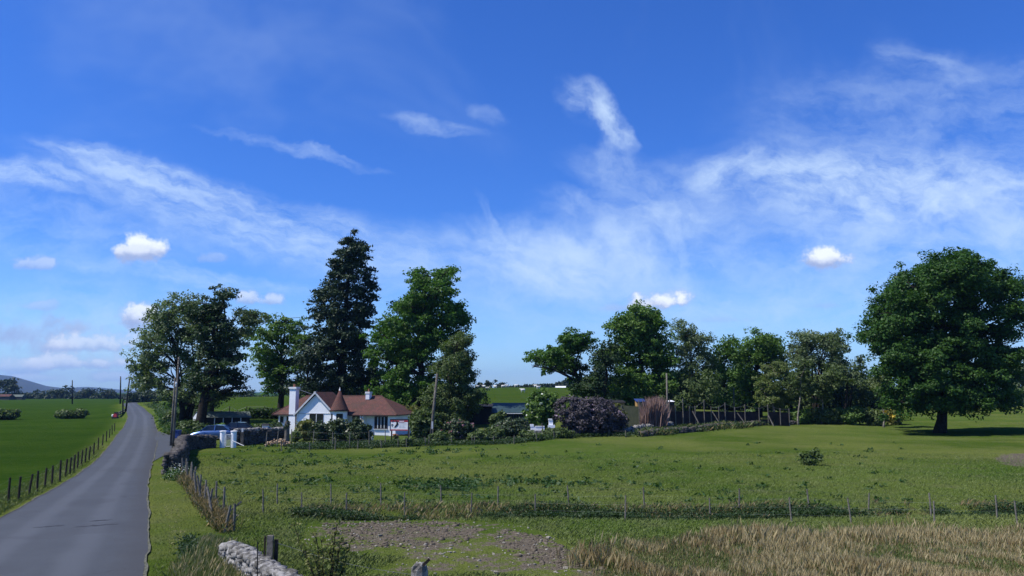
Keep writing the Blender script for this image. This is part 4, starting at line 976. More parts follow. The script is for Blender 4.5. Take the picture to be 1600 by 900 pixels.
# ridge tiles
rt_ = MB(); rt_.tube([(hx(458,97.2),97.2-.05,rz+.02),(hx(585.5,97.2),97.2-.05,rz+.02)], .09, 6); rt_.tube([(hx(585.5,97.2),97.15,rz),(X1+.35,Y0-.9,ez+.08)], .07, 6); rt_.tube([(hx(458,97.2),97.15,rz),(X0-.35,Y0-.9,ez+.08)], .07, 6)
rt_.build('ridge_tiles', M['tiles'], root)
def window(px0, px1, py0, py1, Y, n=2, fr='dark_frame', mull='white_grey'):
    x0, x1 = hx(px0, Y), hx(px1, Y); z1, z0 = hz(py0, Y), hz(py1, Y)
    f = MB(); w_ = .06
    f.box(x0, x1, Y-.05, Y-.004, z1-w_, z1); f.box(x0, x1, Y-.05, Y-.004, z0, z0+w_)
    f.box(x0, x0+w_, Y-.05, Y-.004, z0+w_, z1-w_); f.box(x1-w_, x1, Y-.05, Y-.004, z0+w_, z1-w_)
    wo_ = f.build('window', M[fr], root)
    MB().box(x0+w_, x1-w_, Y-.018, Y-.006, z0+w_, z1-w_).build('pane', M['glass'], wo_).location = (0, 0, 0)
    if n > 1:
        k = MB()
        for j in range(1, n): xx = x0+(x1-x0)*j/n; k.box(xx-.04, xx+.04, Y-.045, Y-.02, z0+w_, z1-w_)
        k.build('mullion', M[mull], wo_)
    s_ = MB().box(x0-.06, x1+.06, Y-.12, Y-.003, z0-.07, z0-.003).build('sill', M['white_grey'], wo_)
window(481, 504, 646.5, 662, HY, 2)
window(586.5, 608, 650, 669.5, 92.9, 4)
window(426, 431.5, 651, 661, Y0, 1); window(437, 440, 651, 663, Y0, 1)
window(548, 566, 650, 668, Y0, 3)
for k in root.children:
    pass
# turret
tcx = hx(528.5); tcy = 92.35; tr_ = .92
tm = MB(); tm.lathe((tcx, tcy, 0), [(tr_, gz), (tr_, hz(641.5, tcy)+.05)], 20); tm.build('turret_wall', M['white'], root, smooth=False)
cm = MB(); ct = hz(609, tcy); cb = hz(641.5, tcy)
prof = [(1.12, cb), (1.0, cb+.16), (.70, cb+(ct-cb)*.36), (.38, cb+(ct-cb)*.66), (.06, ct)]
cm.lathe((tcx, tcy, 0), prof, 24); cn = cm.build('turret_roof', M['tiles'], root, smooth=True)
fi = MB(); fi.lathe((tcx, tcy, 0), [(.12, ct-.22), (.09, ct), (.05, ct+.12), (.01, ct+.32)], 10); fi.build('finial', M['white_paint'], root)
for (a0, a1) in ((-150, -118), (-86, -40)):
    wv = MB(); za, zb_ = hz(646, tcy), hz(657, tcy); n = 5; vs = []
    for rr_ in (tr_+.012, tr_-.05):
        for k in range(n+1):
            a = R(a0+(a1-a0)*k/n); vs += [(tcx+rr_*math.cos(a), tcy+rr_*math.sin(a), zb_), (tcx+rr_*math.cos(a), tcy+rr_*math.sin(a), za)]
    fs = [(2*k, 2*k+2, 2*k+3, 2*k+1) for k in range(n)]; wv.add(vs, fs); wv.build('turret_window', M['glass'], root)
gtc = MB(); gtc.lathe((tcx, tcy, 0), [(1.16, cb-.06), (1.16, cb-.005)], 24); gtc.build('turret_gutter', M['dark_frame'], root)
# chimneys
def chimney(px0, px1, pytop, pybot, Y, dp, capw=.1, potr=.13, poth=.35):
    x0, x1 = hx(px0, Y), hx(px1, Y); zt = hz(pytop, Y); zb_ = hz(pybot, Y)
    c = MB().box(x0, x1, Y, Y+dp, zb_, zt-.22).build('chimney', M['white'], root)
    MB().box(x0-capw, x1+capw, Y-capw, Y+dp+capw, zt-.22+.002, zt).build('chimney_cap', M['white_paint'], c)
    MB().lathe(((x0+x1)/2, Y+dp/2, 0), [(potr*1.1, zt+.002), (potr*.9, zt+poth*.7), (potr, zt+poth)], 12).build('chimney_pot', M['pot'], c)
chimney(443.5, 454, 604.5, 684, 92.55, .85)
chimney(561.5, 567.5, 612, 624, 96.0, .8, .05, .1, .35)
an = MB(); an.tube([P(455,607,92.8), P(478,616,94.2)], .025, 5); an.build('aerial_wire', M['white_grey'], root)
MB().tube([(hx(459)-.08,HY-.08,gz),(hx(459)-.08,HY-.08,ge-.1)], .045, 6).build('downpipe', M['dark_frame'], root); MB().tube([(hx(568.5,Y0),Y0-1.0,gz),(hx(568.5,Y0),Y0-1.0,ez-.1)], .045, 6).build('downpipe', M['dark_frame'], root)
MB().box(hx(566,Y0), hx(570.5,Y0), Y0-.9, Y0-.02, gz, ez-.03).build('porch_pier', M['white'], root)
root.rotation_euler = (0, 0, R(-12))
# terrace step before the right wing
g = GY(600, 90.6)
tw = MB().box(hx(572,90.6), hx(622,90.6), 90.5, 92.6, -.3, .12); tag(tw.build('terrace', M['stone_lit'], origin=(hx(597), 91, 0)), 'low pale stone terrace step under the right bay window of the house', 'terrace')

# ------------------------------------------------------------------ sign
sx0, sx1 = P(609.5, 660, 81)[0], P(638, 660, 81)[0]; sz0, sz1 = P(600, 673.2, 81)[2], P(600, 656, 81)[2]; g = GY(624, 81)
sg = thing('sign_board', g, 'white sign with red bands and a black emblem on two dark posts before the house', 'sign')
MB().box(sx0, sx1, 81, 81.05, sz0, sz1).build('panel', M['white_paint'], sg)
fr = MB(); fr.box(sx0-.06, sx0-.002, 80.97, 81.08, sz0-.05, sz1+.08); fr.box(sx1+.002, sx1+.08, 80.97, 81.08, sz0-.05, sz1+.08); fr.box(sx0-.002, sx1+.002, 80.97, 81.08, sz1+.002, sz1+.08); fr.build('frame', M['black'], sg)
W = sx1-sx0; H = sz1-sz0
rd = MB(); rd.box(sx0+.02, sx1-.02, 80.985, 80.998, sz0+.03, sz0+.03+H*.10); rd.box(sx0+.02, sx0+W*.48, 80.985, 80.998, sz1-.02-H*.16, sz1-.02); rd.box(sx0+W*.78, sx1-.02, 80.985, 80.998, sz1-.02-H*.16, sz1-.02); rd.box(sx0+W*.48, sx0+W*.78, 80.985, 80.998, sz1-.02-H*.05, sz1-.02); rd.box(sx0+W*.48, sx0+W*.78, 80.985, 80.998, sz1-.02-H*.2, sz1-.02-H*.15)
rd.build('red_band', M['red'], sg)
em = MB()
def strip(pts, wds, y):
    vs = []; 
    for i, (a, b) in enumerate(pts):
        p0 = pts[max(0, i-1)]; p1 = pts[min(len(pts)-1, i+1)]; tx, tz = p1[0]-p0[0], p1[1]-p0[1]; ln = math.hypot(tx, tz); nx_, nz_ = -tz/ln*wds[i], tx/ln*wds[i]
        vs += [(sx0+a*W+nx_, y, sz0+b*H+nz_), (sx0+a*W-nx_, y, sz0+b*H-nz_)]
    n = len(vs)
    vs += [(v[0], v[1]-.008, v[2]) for v in vs]
    fs = []
    for i in range(len(pts)-1): fs += [(2*i, 2*i+1, 2*i+3, 2*i+2), (n+2*i, n+2*i+2, n+2*i+3, n+2*i+1), (2*i, 2*i+2, n+2*i+2, n+2*i), (2*i+1, n+2*i+1, n+2*i+3, 2*i+3)]
    em.add(vs, fs)
strip([(.28,.96),(.37,.85),(.40,.62),(.33,.45),(.22,.30)], [.02,.07,.10,.09,.02], 80.98)
strip([(.05,.52),(.10,.58),(.17,.55)], [.02,.05,.02], 80.98); strip([(.08,.50),(.11,.36)], [.05,.01], 80.978)
strip([(.10,.80),(.18,.93)], [.02,.05], 80.98)
em.build('emblem', M['black'], sg)
tx = MB()
for k, (a, b, z_) in enumerate([(.50,.90,.66),(.50,.88,.54),(.50,.80,.42),(.50,.86,.30)]): tx.box(sx0+a*W, sx0+b*W, 80.988, 80.998, sz0+z_*H, sz0+z_*H+.025)
tx.build('lettering', M['white_grey'], sg)
for px in (611, 638.5):
    MB().box(P(px,680,81.06)[0]-.06, P(px,680,81.06)[0]+.06, 81.052, 81.15, g[2]-.3, sz0+.3).build('post', M['black'], sg)
MB().box(sx0+.8, sx1, 81.052, 81.10, sz0-.42, sz0-.36).build('crossbar', M['wood_dark'], sg)
sg.rotation_euler = (0, 0, R(-10))
pl = GY(618, 82); fp = thing('flower_bed', pl, 'orange and dark potted flowers under the white sign', 'flowers')
foliage('foliage', [(pl[0], pl[1], pl[2]+.3, .35, .3, .35)], 14, 24, .16, .07, L['rhodo'], fp, seed=71); foliage('blossom', [(pl[0], pl[1], pl[2]+.55, .35, .3, .2)], 12, 10, .12, .07, M['terracotta_flowers'], fp, seed=72)
# white planter with yellow flower near the bay window
g = GY(581, 84); o = thing('planter', g, 'white pot with small yellow green plant at the foot of the right wing', 'planter')
MB().lathe((g[0], g[1], g[2]), [(.14, 0), (.2, .38), (.22, .42), (.17, .42)], 12).build('pot', M['white_paint'], o); foliage('foliage', [(g[0], g[1], g[2]+.6, .2, .2, .2)], 8, 18, .1, .06, L['yel'], o, seed=73)

# ------------------------------------------------------------------ sheds and other buildings
# long low hut with white gable end
a = GY(314, 104); b2 = GY(391, 104); zr = P(320, 642.8, 104)[2]; ze = P(320, 652, 104)[2]; gzz = min(a[2], b2[2])-.2
o = thing('low_hut', ((a[0]+b2[0])/2, 104, a[2]), 'long low hut with white gable end and grey green roof behind the drive hedge', 'hut')
xa, xb = P(307.5, 650, 104)[0], P(389, 650, 104)[0]; dpt = 3.6
# gable end turned to the left front: the hut runs to the right and back
m_ = MB(); m_.add([(xa,104,gzz),(xa+.95,102.9,gzz),(xa+.95,102.9,ze),(xa+.5,103.45,zr-.03),(xa,104,ze)], [(0,1,2,3,4)]); 
e1 = Vector((xa-.1, 103.1, 0)); e2 = Vector((xa+1.05, 102.6, 0)); dr_ = Vector((xb-xa-1.0, 1.6, 0))
def hutv(p, z): return (p.x, p.y, z)
mid = (e1+e2)/2; W_ = MB()
e3 = e2+dr_; e4 = e1+dr_+Vector((.2, 1.2, 0)); m2 = (e3+e4)/2
W_.add([hutv(e1,gzz),hutv(e2,gzz),hutv(e2,ze),hutv(mid,zr-.04),hutv(e1,ze),hutv(e4,gzz),hutv(e3,gzz),hutv(e3,ze),hutv(m2,zr-.14),hutv(e4,ze)],
       [(0,1,2,3,4),(5,9,8,7,6),(1,6,7,2),(0,4,9,5)])
W_.build('wall', M['shed_black'], o)
gl = MB(); q = Vector((0, -.03, 0)); gl.add([hutv(e1+q,gzz),hutv(e2+q,gzz),hutv(e2+q,ze),hutv(mid+q,zr-.05),hutv(e1+q,ze)], [(0,1,2,3,4)]); gl.build('gable_end', M['white_paint'], o)
RM = MB(); dn_ = Vector((.12, -.2, 0))
for (p, s_, zz_) in ((e2, e3, ze-.04), (e1, e4, ze-.04)):
    f_ = Vector((-.08, -.08, 0)); vv = [hutv(mid+f_, zr), hutv(p+f_+(dn_ if p is e2 else -dn_), zz_), hutv(s_+(dn_ if p is e2 else -dn_)+Vector((.15,0,0)), zz_), hutv(m2+Vector((.15,0,0)), zr-.10)]
    vv += [(v[0], v[1], v[2]+.06) for v in vv]; RM.add(vv, [(3,2,1,0),(4,5,6,7),(0,1,5,4),(1,2,6,5),(2,3,7,6),(3,0,4,7)])
RM.build('roof', M['slate'], o)
for k in range(5):
    p = e2 + dr_*(k+.6)/5.6; MB().box(p.x-.05, p.x+.05, p.y-.12+.0, p.y-.03, gzz, ze-.06).build('post', M['white_grey'], o)
# black boarded shed and green tin shed
def shed(name, label, px0, px1, pyt, pye, Y, wallm, roofm, dp, mono=True):
    x0, x1 = P(px0, 640, Y)[0], P(px1, 640, Y)[0]; g_ = GY((px0+px1)/2, Y); zt, ze_ = P(700, pyt, Y)[2], P(700, pye, Y)[2]
    o = thing(name, g_, label, 'shed'); b0 = g_[2]-.5
    ztb = zt + .0
    MB().add([(x0,Y,b0),(x1,Y,b0),(x1,Y,ze_),(x0,Y,ze_),(x0,Y+dp,b0),(x1,Y+dp,b0),(x1,Y+dp,ztb-.05),(x0,Y+dp,ztb-.05)], [(0,1,2,3),(1,5,6,2),(5,4,7,6),(4,0,3,7),(0,4,5,1)]).build('wall', M[wallm], o)
    MB().add([(x0-.15,Y-.2,ze_-.01),(x1+.15,Y-.2,ze_-.01),(x1+.15,Y+dp+.1,ztb),(x0-.15,Y+dp+.1,ztb),(x0-.15,Y-.2,ze_+.06),(x1+.15,Y-.2,ze_+.06),(x1+.15,Y+dp+.1,ztb+.07),(x0-.15,Y+dp+.1,ztb+.07)], [(3,2,1,0),(4,5,6,7),(0,1,5,4),(1,2,6,5),(2,3,7,6),(3,0,4,7)]).build('roof', M[roofm], o)
    return o, x0, x1, b0, ze_
o, x0, x1, b0, ze_ = shed('black_shed', 'black boarded shed in shadow right of the hawthorn, behind the pink bush', 690, 768, 632.5, 636, 108, 'shed_black', 'shed_black', 4)
MB().box(x0+4.2, x0+5.1, 107.93, 107.99, b0+.5, ze_-.5).build('door', M['wood_dark'], o)
o, x0, x1, b0, ze_ = shed('tin_shed', 'green corrugated tin shed below the sheep pasture', 769, 832, 631, 645.5, 110, 'shed_black', 'green_tin', 5)
MB().tube([(x0+2, 109.72, ze_-.06), (x1, 109.72, ze_-.06)], .05, 6).build('gutter', M['white_grey'], o)
for k in range(14): 
    xx = x0+.3+k*(x1-x0-.6)/13
bt = MB()
for k in range(16): xx = x0+.15+k*(x1-x0-.3)/15; bt.box(xx-.04, xx+.04, 109.93, 109.997, b0+.02, ze_-.1)
bt.build('batten', M['green_tin'], o)
# hut with ochre board between purple bush and canes
o, x0, x1, b0, ze_ = shed('garden_hut', 'small hut with ochre board under the roof between purple bush and dead canes', 950, 976, 626.5, 629.5, 104, 'ochre', 'shed_black', 2.5)
o, x0, x1, b0, ze_ = shed('garden_hut', 'little blue roofed hut behind the dead canes', 996, 1008, 624, 628, 107, 'ochre', 'blue_bin', 2.0)
# white caravan-like building far on the horizon and brown-roofed house far left
def farhouse(name, label, px0, px1, pyt, pye, pyb, Y, wm_, rm_):
    x0, x1 = P(px0, pyb, Y)[0], P(px1, pyb, Y)[0]; z0, ze_, zt = [P(px0, q, Y)[2] for q in (pyb, pye, pyt)]; dp = (x1-x0)*.5
    o = thing(name, ((x0+x1)/2, Y, z0), label, 'building')
    MB().box(x0, x1, Y, Y+dp, z0-2, ze_).build('wall', M[wm_], o); ym = Y+dp/2; e = (x1-x0)*.03
    MB().add([(x0-e,Y-e,ze_),(x1+e,Y-e,ze_),(x1+e,Y+dp+e,ze_),(x0-e,Y+dp+e,ze_),(x0-e,ym,zt),(x1+e,ym,zt)], [(0,1,5,4),(2,3,4,5),(1,2,5),(3,0,4),(3,2,1,0)]).build('roof', M[rm_], o); return o
o = farhouse('distant_farmhouse', 'tiny white roofed building on the horizon right of the sheep', 868.5, 884, 603.2, 606, 610, 340, 'white', 'white_paint')
farhouse('distant_farmhouse', 'far house with brown roof under the leftmost skyline tree', -12, 14, 616, 619.5, 623.5, 500, 'shade_core', 'tiles')
farhouse('distant_barn', 'far grey roofed barn beside the brown roofed house', 15, 34, 616.5, 620, 623.5, 505, 'shade_core', 'slate')
# caravan/white garden wall and pillar
g = GY(838, 88)
o = thing('garden_wall', g, 'white painted garden wall with stepped end left of the purple bush', 'wall')
zA, zB, zC = P(800,671.5,88)[2], P(800,665,88)[2], P(800,663,88)[2]
MB().box(P(829,668,88)[0], P(851,668,88)[0], 88, 88.25, g[2]-.3, zB-.12).build('wall', M['white'], o); MB().box(P(828,668,88)[0], P(834,668,88)[0], 87.97, 88.3, zB-.118, zC).build('pier', M['white'], o)
MB().box(P(836,668,88)[0], P(851,668,88)[0], 87.96, 88.29, zB-.118, zB-.05).build('coping', M['white_paint'], o); MB().box(P(824,668,88)[0], P(850,668,88)[0], 87.2, 87.96, g[2]-.3, zA-.06).build('step', M['stone_lit'], o)
g = GY(861, 88.5); zt = P(800, 654.5, 88.5)[2]
o = thing('white_pillar', g, 'tall square white pillar against the left edge of the purple bush', 'pillar')
MB().box(P(857.5,660,88.5)[0], P(864,660,88.5)[0], 88.5, 89.0, g[2]-.3, zt-.15).build('shaft', M['white'], o); MB().box(P(856.8,660,88.5)[0], P(863,660,88.5)[0], 88.45, 89.05, zt-.148, zt).build('cap', M['white_paint'], o); MB().box(P(856,660,88.5)[0], P(867,660,88.5)[0], 88.3, 88.498, g[2]-.3, P(800,664,88.5)[2]).build('plinth', M['white'], o)
# round white gate pillars + gate
for px, lab in ((347.5, 'round white gate pillar touching the end of the dark curved wall'), (364.5, 'round white gate pillar at the right of the small gate')):
    g = GY(px, 74.5); o = thing('gate_pillar', g, lab, 'pillar', 'white gate pillars'); zt = P(px, 673, 74.5)[2]
    MB().lathe((g[0], g[1], 0), [(.25, g[2]-.2), (.25, zt-.09)], 16).build('shaft', M['white'], o, smooth=False); MB().lathe((g[0], g[1], 0), [(.30, zt-.088), (.30, zt-.03), (.2, zt)], 16).build('cap', M['white_paint'], o)
ga = GY(352.5, 74.3); gb = GY(360.5, 74.3); o = thing('garden_gate', ga, 'small white barred gate between the two round pillars', 'gate'); zt = P(355, 679, 74.3)[2]
fm = MB(); fm.bar((ga[0],74.3,ga[2]+.1), (ga[0],74.3,zt), .05, .05); fm.bar((gb[0],74.3,ga[2]+.1), (gb[0],74.3,zt), .05, .05); fm.bar((ga[0],74.3,zt), (gb[0],74.3,zt), .05, .05); fm.bar((ga[0],74.3,ga[2]+.12), (gb[0],74.3,ga[2]+.12), .05, .05); fm.build('frame', M['white_paint'], o)
bm_ = MB()
for k in range(1, 5): xx = ga[0]+(gb[0]-ga[0])*k/5; bm_.bar((xx,74.3,ga[2]+.13), (xx,74.3,zt-.02), .02, .02)
bm_.build('bars', M['white_paint'], o)

# ------------------------------------------------------------------ stone work
ICO = None
def ico():
    global ICO
    if ICO is None:
        import bmesh
        b = bmesh.new(); bmesh.ops.create_icosphere(b, subdivisions=1, radius=1); b.verts.ensure_lookup_table()
        ICO = (np.array([v.co[:] for v in b.verts]), np.array([[v.index for v in f.verts] for f in b.faces])); b.free()
    return ICO
def stones(cs, sizes, r, flat=.7):
    v0, f0 = ico(); Vs = []; Fs = []; off = 0
    for c, s in zip(cs, sizes):
        v = v0.copy(); v = np.sign(v)*np.abs(v)**.45; v *= np.array([r.uniform(.8, 1.35), r.uniform(.8, 1.2), flat*r.uniform(.7, 1.2)])*s*.62
        v += r.normal(0, .10*s, v.shape)
        a = r.uniform(0, 3.14); t_ = r.normal(0, .2); ca, sa = math.cos(a), math.sin(a); v = v @ np.array([[ca, -sa, 0], [sa, ca, 0], [0, 0, 1]]).T
        v = v @ np.array([[1, 0, 0], [0, math.cos(t_), -math.sin(t_)], [0, math.sin(t_), math.cos(t_)]]).T
        Vs.append(v+c); Fs.append(f0+off); off += len(v)
    return np.concatenate(Vs), np.concatenate(Fs)
def drywall(name, label, line, h, wd, ss, mat, cope_mat=None, seed=0, broken=0.0, cope=True):
    """line: (x, y[, h]) points; stones laid in rough courses on both faces, cope stones on top"""
    r = np.random.default_rng(seed+800); pts = np.array([p[:2] for p in line], float); hs_ = np.array([p[2] if len(p) > 2 else h for p in line])
    seg = np.linalg.norm(np.diff(pts, axis=0), axis=1); cum = np.concatenate([[0], np.cumsum(seg)]); Ln = cum[-1]
    def at_(s):
        x = np.interp(s, cum, pts[:, 0]); y = np.interp(s, cum, pts[:, 1]); e = .15
        tx = np.interp(s+e, cum, pts[:, 0])-np.interp(s-e, cum, pts[:, 0]); ty = np.interp(s+e, cum, pts[:, 1])-np.interp(s-e, cum, pts[:, 1]); l = math.hypot(tx, ty) or 1
        return x, y, -ty/l, tx/l, np.interp(s, cum, hs_)
    x, y, *_ = at_(Ln/2); root = thing(name, (x, y, float(T(x, y))), label, 'wall')
    cs = []; sz = []
    s = 0
    while s < Ln:
        x, y, nx_, ny_, hh = at_(s); z0 = float(T(x, y)); hh *= 1-broken*r.random()
        z = 0
        while z < hh:
            for sd_ in (-1, 1):
                o_ = sd_*wd/2*(1-.25*z/hh); cs.append((x+nx_*o_+r.normal(0, ss*.1), y+ny_*o_+r.normal(0, ss*.1), z0+z+ss*.3)); sz.append(ss*r.uniform(.7, 1.35))
            z += ss*.62*r.uniform(.8, 1.2)
        s += ss*.95
    v, f = stones(cs, sz, r); mesh_np('stonework', v, f, mat, root)
    if cope:
        cs = []; sz = []; s = 0
        while s < Ln:
            x, y, nx_, ny_, hh = at_(s); hh *= 1-broken*r.random()
            for k in (-.28, .0, .28): cs.append((x+nx_*wd*k, y+ny_*wd*k, float(T(x, y))+hh+ss*.25)); sz.append(ss*r.uniform(.8, 1.3))
            s += ss*.7
        v, f = stones(cs, sz, r, .8); mesh_np('coping_stones', v, f, cope_mat or mat, root)
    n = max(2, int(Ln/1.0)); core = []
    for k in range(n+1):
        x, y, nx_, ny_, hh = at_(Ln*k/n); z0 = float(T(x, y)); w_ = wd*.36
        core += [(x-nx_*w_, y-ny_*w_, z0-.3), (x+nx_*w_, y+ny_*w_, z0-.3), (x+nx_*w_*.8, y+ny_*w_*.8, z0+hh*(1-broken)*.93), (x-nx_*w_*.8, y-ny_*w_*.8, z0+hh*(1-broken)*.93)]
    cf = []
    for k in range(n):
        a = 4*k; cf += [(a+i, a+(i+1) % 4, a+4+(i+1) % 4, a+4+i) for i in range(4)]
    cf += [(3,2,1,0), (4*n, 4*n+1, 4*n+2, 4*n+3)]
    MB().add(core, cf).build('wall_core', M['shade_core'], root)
    return root
drywall('drystone_dyke', 'pale rounded drystone dyke in the near foreground beside the tall grass', [(-3.1,15.3,.92),(-4.2,17.2,.92),(-5.4,19.1,.88),(-6.6,21.1,.84),(-7.6,22.7,.78),(-8.0,23.4,.66)], .9, .40, .17, M['stone_lit'], seed=1)
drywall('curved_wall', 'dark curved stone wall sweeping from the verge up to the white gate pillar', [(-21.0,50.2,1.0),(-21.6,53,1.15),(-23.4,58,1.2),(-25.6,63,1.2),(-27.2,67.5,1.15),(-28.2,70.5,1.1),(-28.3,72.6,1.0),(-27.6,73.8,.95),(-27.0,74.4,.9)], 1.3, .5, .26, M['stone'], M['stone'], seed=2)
def linepx(pp, h=None): 
    out = []
    for q in pp: g = G(q[0], q[1]); out.append((g[0], g[1]) + ((q[2],) if len(q) > 2 else ()))
    return out
drywall('retaining_wall', 'long dark garden wall in shadow between gate pillar and tree stump', [P(369,690,77)[:2], P(400,690,79)[:2], P(442,690,81)[:2]], 1.3, .4, .3, M['stone'], M['stone_lit'], seed=3)  # paler coping puts the sunlit top edge into the stone colour
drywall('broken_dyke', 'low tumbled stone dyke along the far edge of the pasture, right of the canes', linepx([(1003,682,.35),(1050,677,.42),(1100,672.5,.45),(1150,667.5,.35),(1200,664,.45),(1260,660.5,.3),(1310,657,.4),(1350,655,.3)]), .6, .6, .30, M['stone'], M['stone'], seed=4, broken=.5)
g = linepx([(985,683,.3),(1000,679,.6),(1030,676.5,.65),(1060,674,.6)])
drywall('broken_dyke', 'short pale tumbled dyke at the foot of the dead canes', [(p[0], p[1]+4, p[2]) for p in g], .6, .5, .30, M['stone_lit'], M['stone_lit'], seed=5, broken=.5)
# rough growth over the broken dyke
pts = []
for _ in range(8200):
    px = random.uniform(1000, 1400); pb = np.interp(px, [1000, 1100, 1200, 1310, 1400], [681, 671.5, 663, 656, 654]); g = G(px, pb-random.uniform(-2.2, 4)+math.sin(px*.11)*.8); pts.append(g[:2])
pts = np.array(pts); blades('dyke_dry_grass', pts[::3], .5, .035, M['dry_brown'], .4, .5, 60); leafmass('dyke_brambles', pts[1::4], .6, .11, M['nettle'], 61, 8, .35); blades('dyke_green_grass', pts[2::4], .6, .05, M['verge_grass'], .4, .5, 62)
# stones lying on the bare soil and pasture: individuals
v0 = []
for k in range(6):
    r = np.random.default_rng(900+k); v, f = stones([(0, 0, 0)], [1.0], r, .65); v0.append((v, f))
SM = []
for k, (v, f) in enumerate(v0):
    me = bpy.data.meshes.new('stone'); me.from_pydata(v.tolist(), [], f.tolist()); me.materials.append(M['pebble']); SM.append(me)
SP = [(357,803,5),(371,806,4),(362,812,5),(492,836,5),(552,812,3),(612,820,4),(636,819,4),(598,822,3),(555,820,3),(594,838,6),(631,841,3),(640,851,4),(704,864,5),(690,866,4),(663,866,4),(712,845,3),(741,817,3),(747,822,3),(734,836,3),(778,840,4),(846,845,5),(776,854,3),(787,849,5),(812,867,4),(775,897,9),(884,888,6),(857,841,6),(836,883,5),(945,885,7),(905,893,5),(700,825,3),(505,822,3),(680,897,4),(745,886,4),(730,871,4),(425,768,3),(590,747,3),(900,870,4),(818,853,3),(566,852,4),(527,862,4)]
for k, (px, py, s) in enumerate(SP):
    g = G(px, py); o = bpy.data.objects.new('stone', SM[k % 6]); C.objects.link(o); sc_ = s*g[1]/FPX*.85
    o.location = (g[0], g[1], g[2]+sc_*.18); o.scale = (sc_, sc_, sc_); o.rotation_euler = (0, 0, k*1.3)
    tag(o, 'pale loose stone lying on the bare soil or short grass of the near paddock', 'stone', 'loose stones on the bare ground')
cs = []; sz = []; r = np.random.default_rng(5)
for _ in range(9000):
    X, Y = r.uniform(-12, 6), r.uniform(17, 33)
    if inpoly(np.array([X]), np.array([Y]), SOIL)[0] or (inpoly(np.array([X]), np.array([Y]), SOIL2)[0]): cs.append((X, Y, float(T(X, Y))+.004)); sz.append(abs(r.normal(.02, .022))+.014)
cs = cs[:420]; v, f = stones(cs, sz[:420], r); o = mesh_np('gravel', v, f, M['pebble']); o['kind'] = 'stuff'

cs = []; sz = []; M['clod'] = pmat('soil_clod', (.15,.125,.094), 1, (.085,.07,.052), 6, 0, .6)
for _ in range(9000):
    X, Y = r.uniform(-12, 6), r.uniform(17, 33)
    if inpoly(np.array([X]), np.array([Y]), SOIL2)[0] or (inpoly(np.array([X]), np.array([Y]), SOIL3)[0]): cs.append((X, Y, float(T(X, Y)))); sz.append(abs(r.normal(.03, .04))+.015)
cs = cs[:2600]; v, f = stones(cs, sz[:2600], r, .6); o = mesh_np('soil_clods', v, f, M['clod']); o['kind'] = 'stuff'
# ------------------------------------------------------------------ fences and poles
PM = {}
def postmesh(h, r_, mat, sq=False, key=None):
    k = (round(h, 2), round(r_, 3), mat, sq)
    if k not in PM:
        b = MB(); b.tube([(0, 0, -.25), (0, 0, h*.5), (0.01, 0, h)], [r_, r_*.97, r_*.88], 4 if sq else 7); me = bpy.data.meshes.new('post'); me.from_pydata(b.v, [], b.f); me.materials.append(M[mat]); PM[k] = me
    return PM[k]
def fence(name, label, posts, h, r_, mat, wires=(.35, .7, .95), wr=.0025, group=None, sag=0, sq=False, lean=.05, wmat='wire'):
    """posts: list of ground points (x, y, z[, height, lean])"""
    rr = random.Random(len(posts)*7+int(abs(posts[0][0])*10)); p0 = posts[0]; root = thing(name, p0[:3], label, 'fence', group)
    tops = []
    for p in posts:
        hh = p[3] if len(p) > 3 else h*rr.uniform(.93, 1.07); o = bpy.data.objects.new('post', postmesh(hh, r_, mat, sq)); C.objects.link(o); o.parent = root
        o.location = (p[0]-p0[0], p[1]-p0[1], p[2]-p0[2]); ly = p[4] if len(p) > 4 else rr.gauss(0, lean); o.rotation_euler = (rr.gauss(0, lean), ly, rr.uniform(0, 3))
        tops.append((Vector(p[:3]), hh, ly))
    if wires:
        b = MB()
        for f in wires:
            q = [t[0]+Vector((math.sin(t[2])*t[1]*f, -.02, t[1]*f)) for t in tops]
            for i in range(len(q)-1): b.tube([q[i], (q[i]+q[i+1])/2-Vector((0, 0, sag+.01)), q[i+1]], wr, 3, cap=False)
        b.build('wire', M[wmat], root)
    return root
def gp(px, py, h=None, lean=None):
    g = G(px, py); return tuple(g) + ((h,) if h is not None else ()) + ((lean,) if lean is not None else ())
# lower field fences
f1 = [(411,801),(471,803),(541,804),(632,805),(736,806),(836,808),(977,812),(1110,812),(1237,816),(1330,818),(1460,820),(1590,822)]
fence('wire_fence', 'nearer post and wire fence crossing the pasture, left end by the leaning posts', [gp(a, b) for a, b in f1], .92, .032, 'wood_post', wires=(.3, .6, .92), wr=.0014)
f2 = [(433,787),(517,789),(595,790),(690,791),(778,792),(889,794),(1007,796),(1155,799),(1265,802),(1357,805),(1455,807),(1558,810)]
fence('wire_fence', 'farther post and wire fence crossing the pasture behind the weedy ditch', [gp(a, b) for a, b in f2], .95, .034, 'wood_post', wires=(.3, .6, .92), wr=.0014)
# left roadside fence
fl = [(-14,796),(13,783),(29,781),(45,773),(58,768),(70,762),(81,757),(93,753),(102,745),(109,741),(115,737),(121,732),(127,727.5),(133,723),(139,718.5),(146,711),(153,703),(160,696),(166,690),(171,684),(175,679),(179,674)]
fence('wire_fence', 'dark post and wire fence running up the left side of the road', [gp(a, b) + ((1.2,) if a == 93 else ()) for a, b in fl], 1.02, .055, 'wood_dark', wires=(.3, .6, .9), lean=.03)
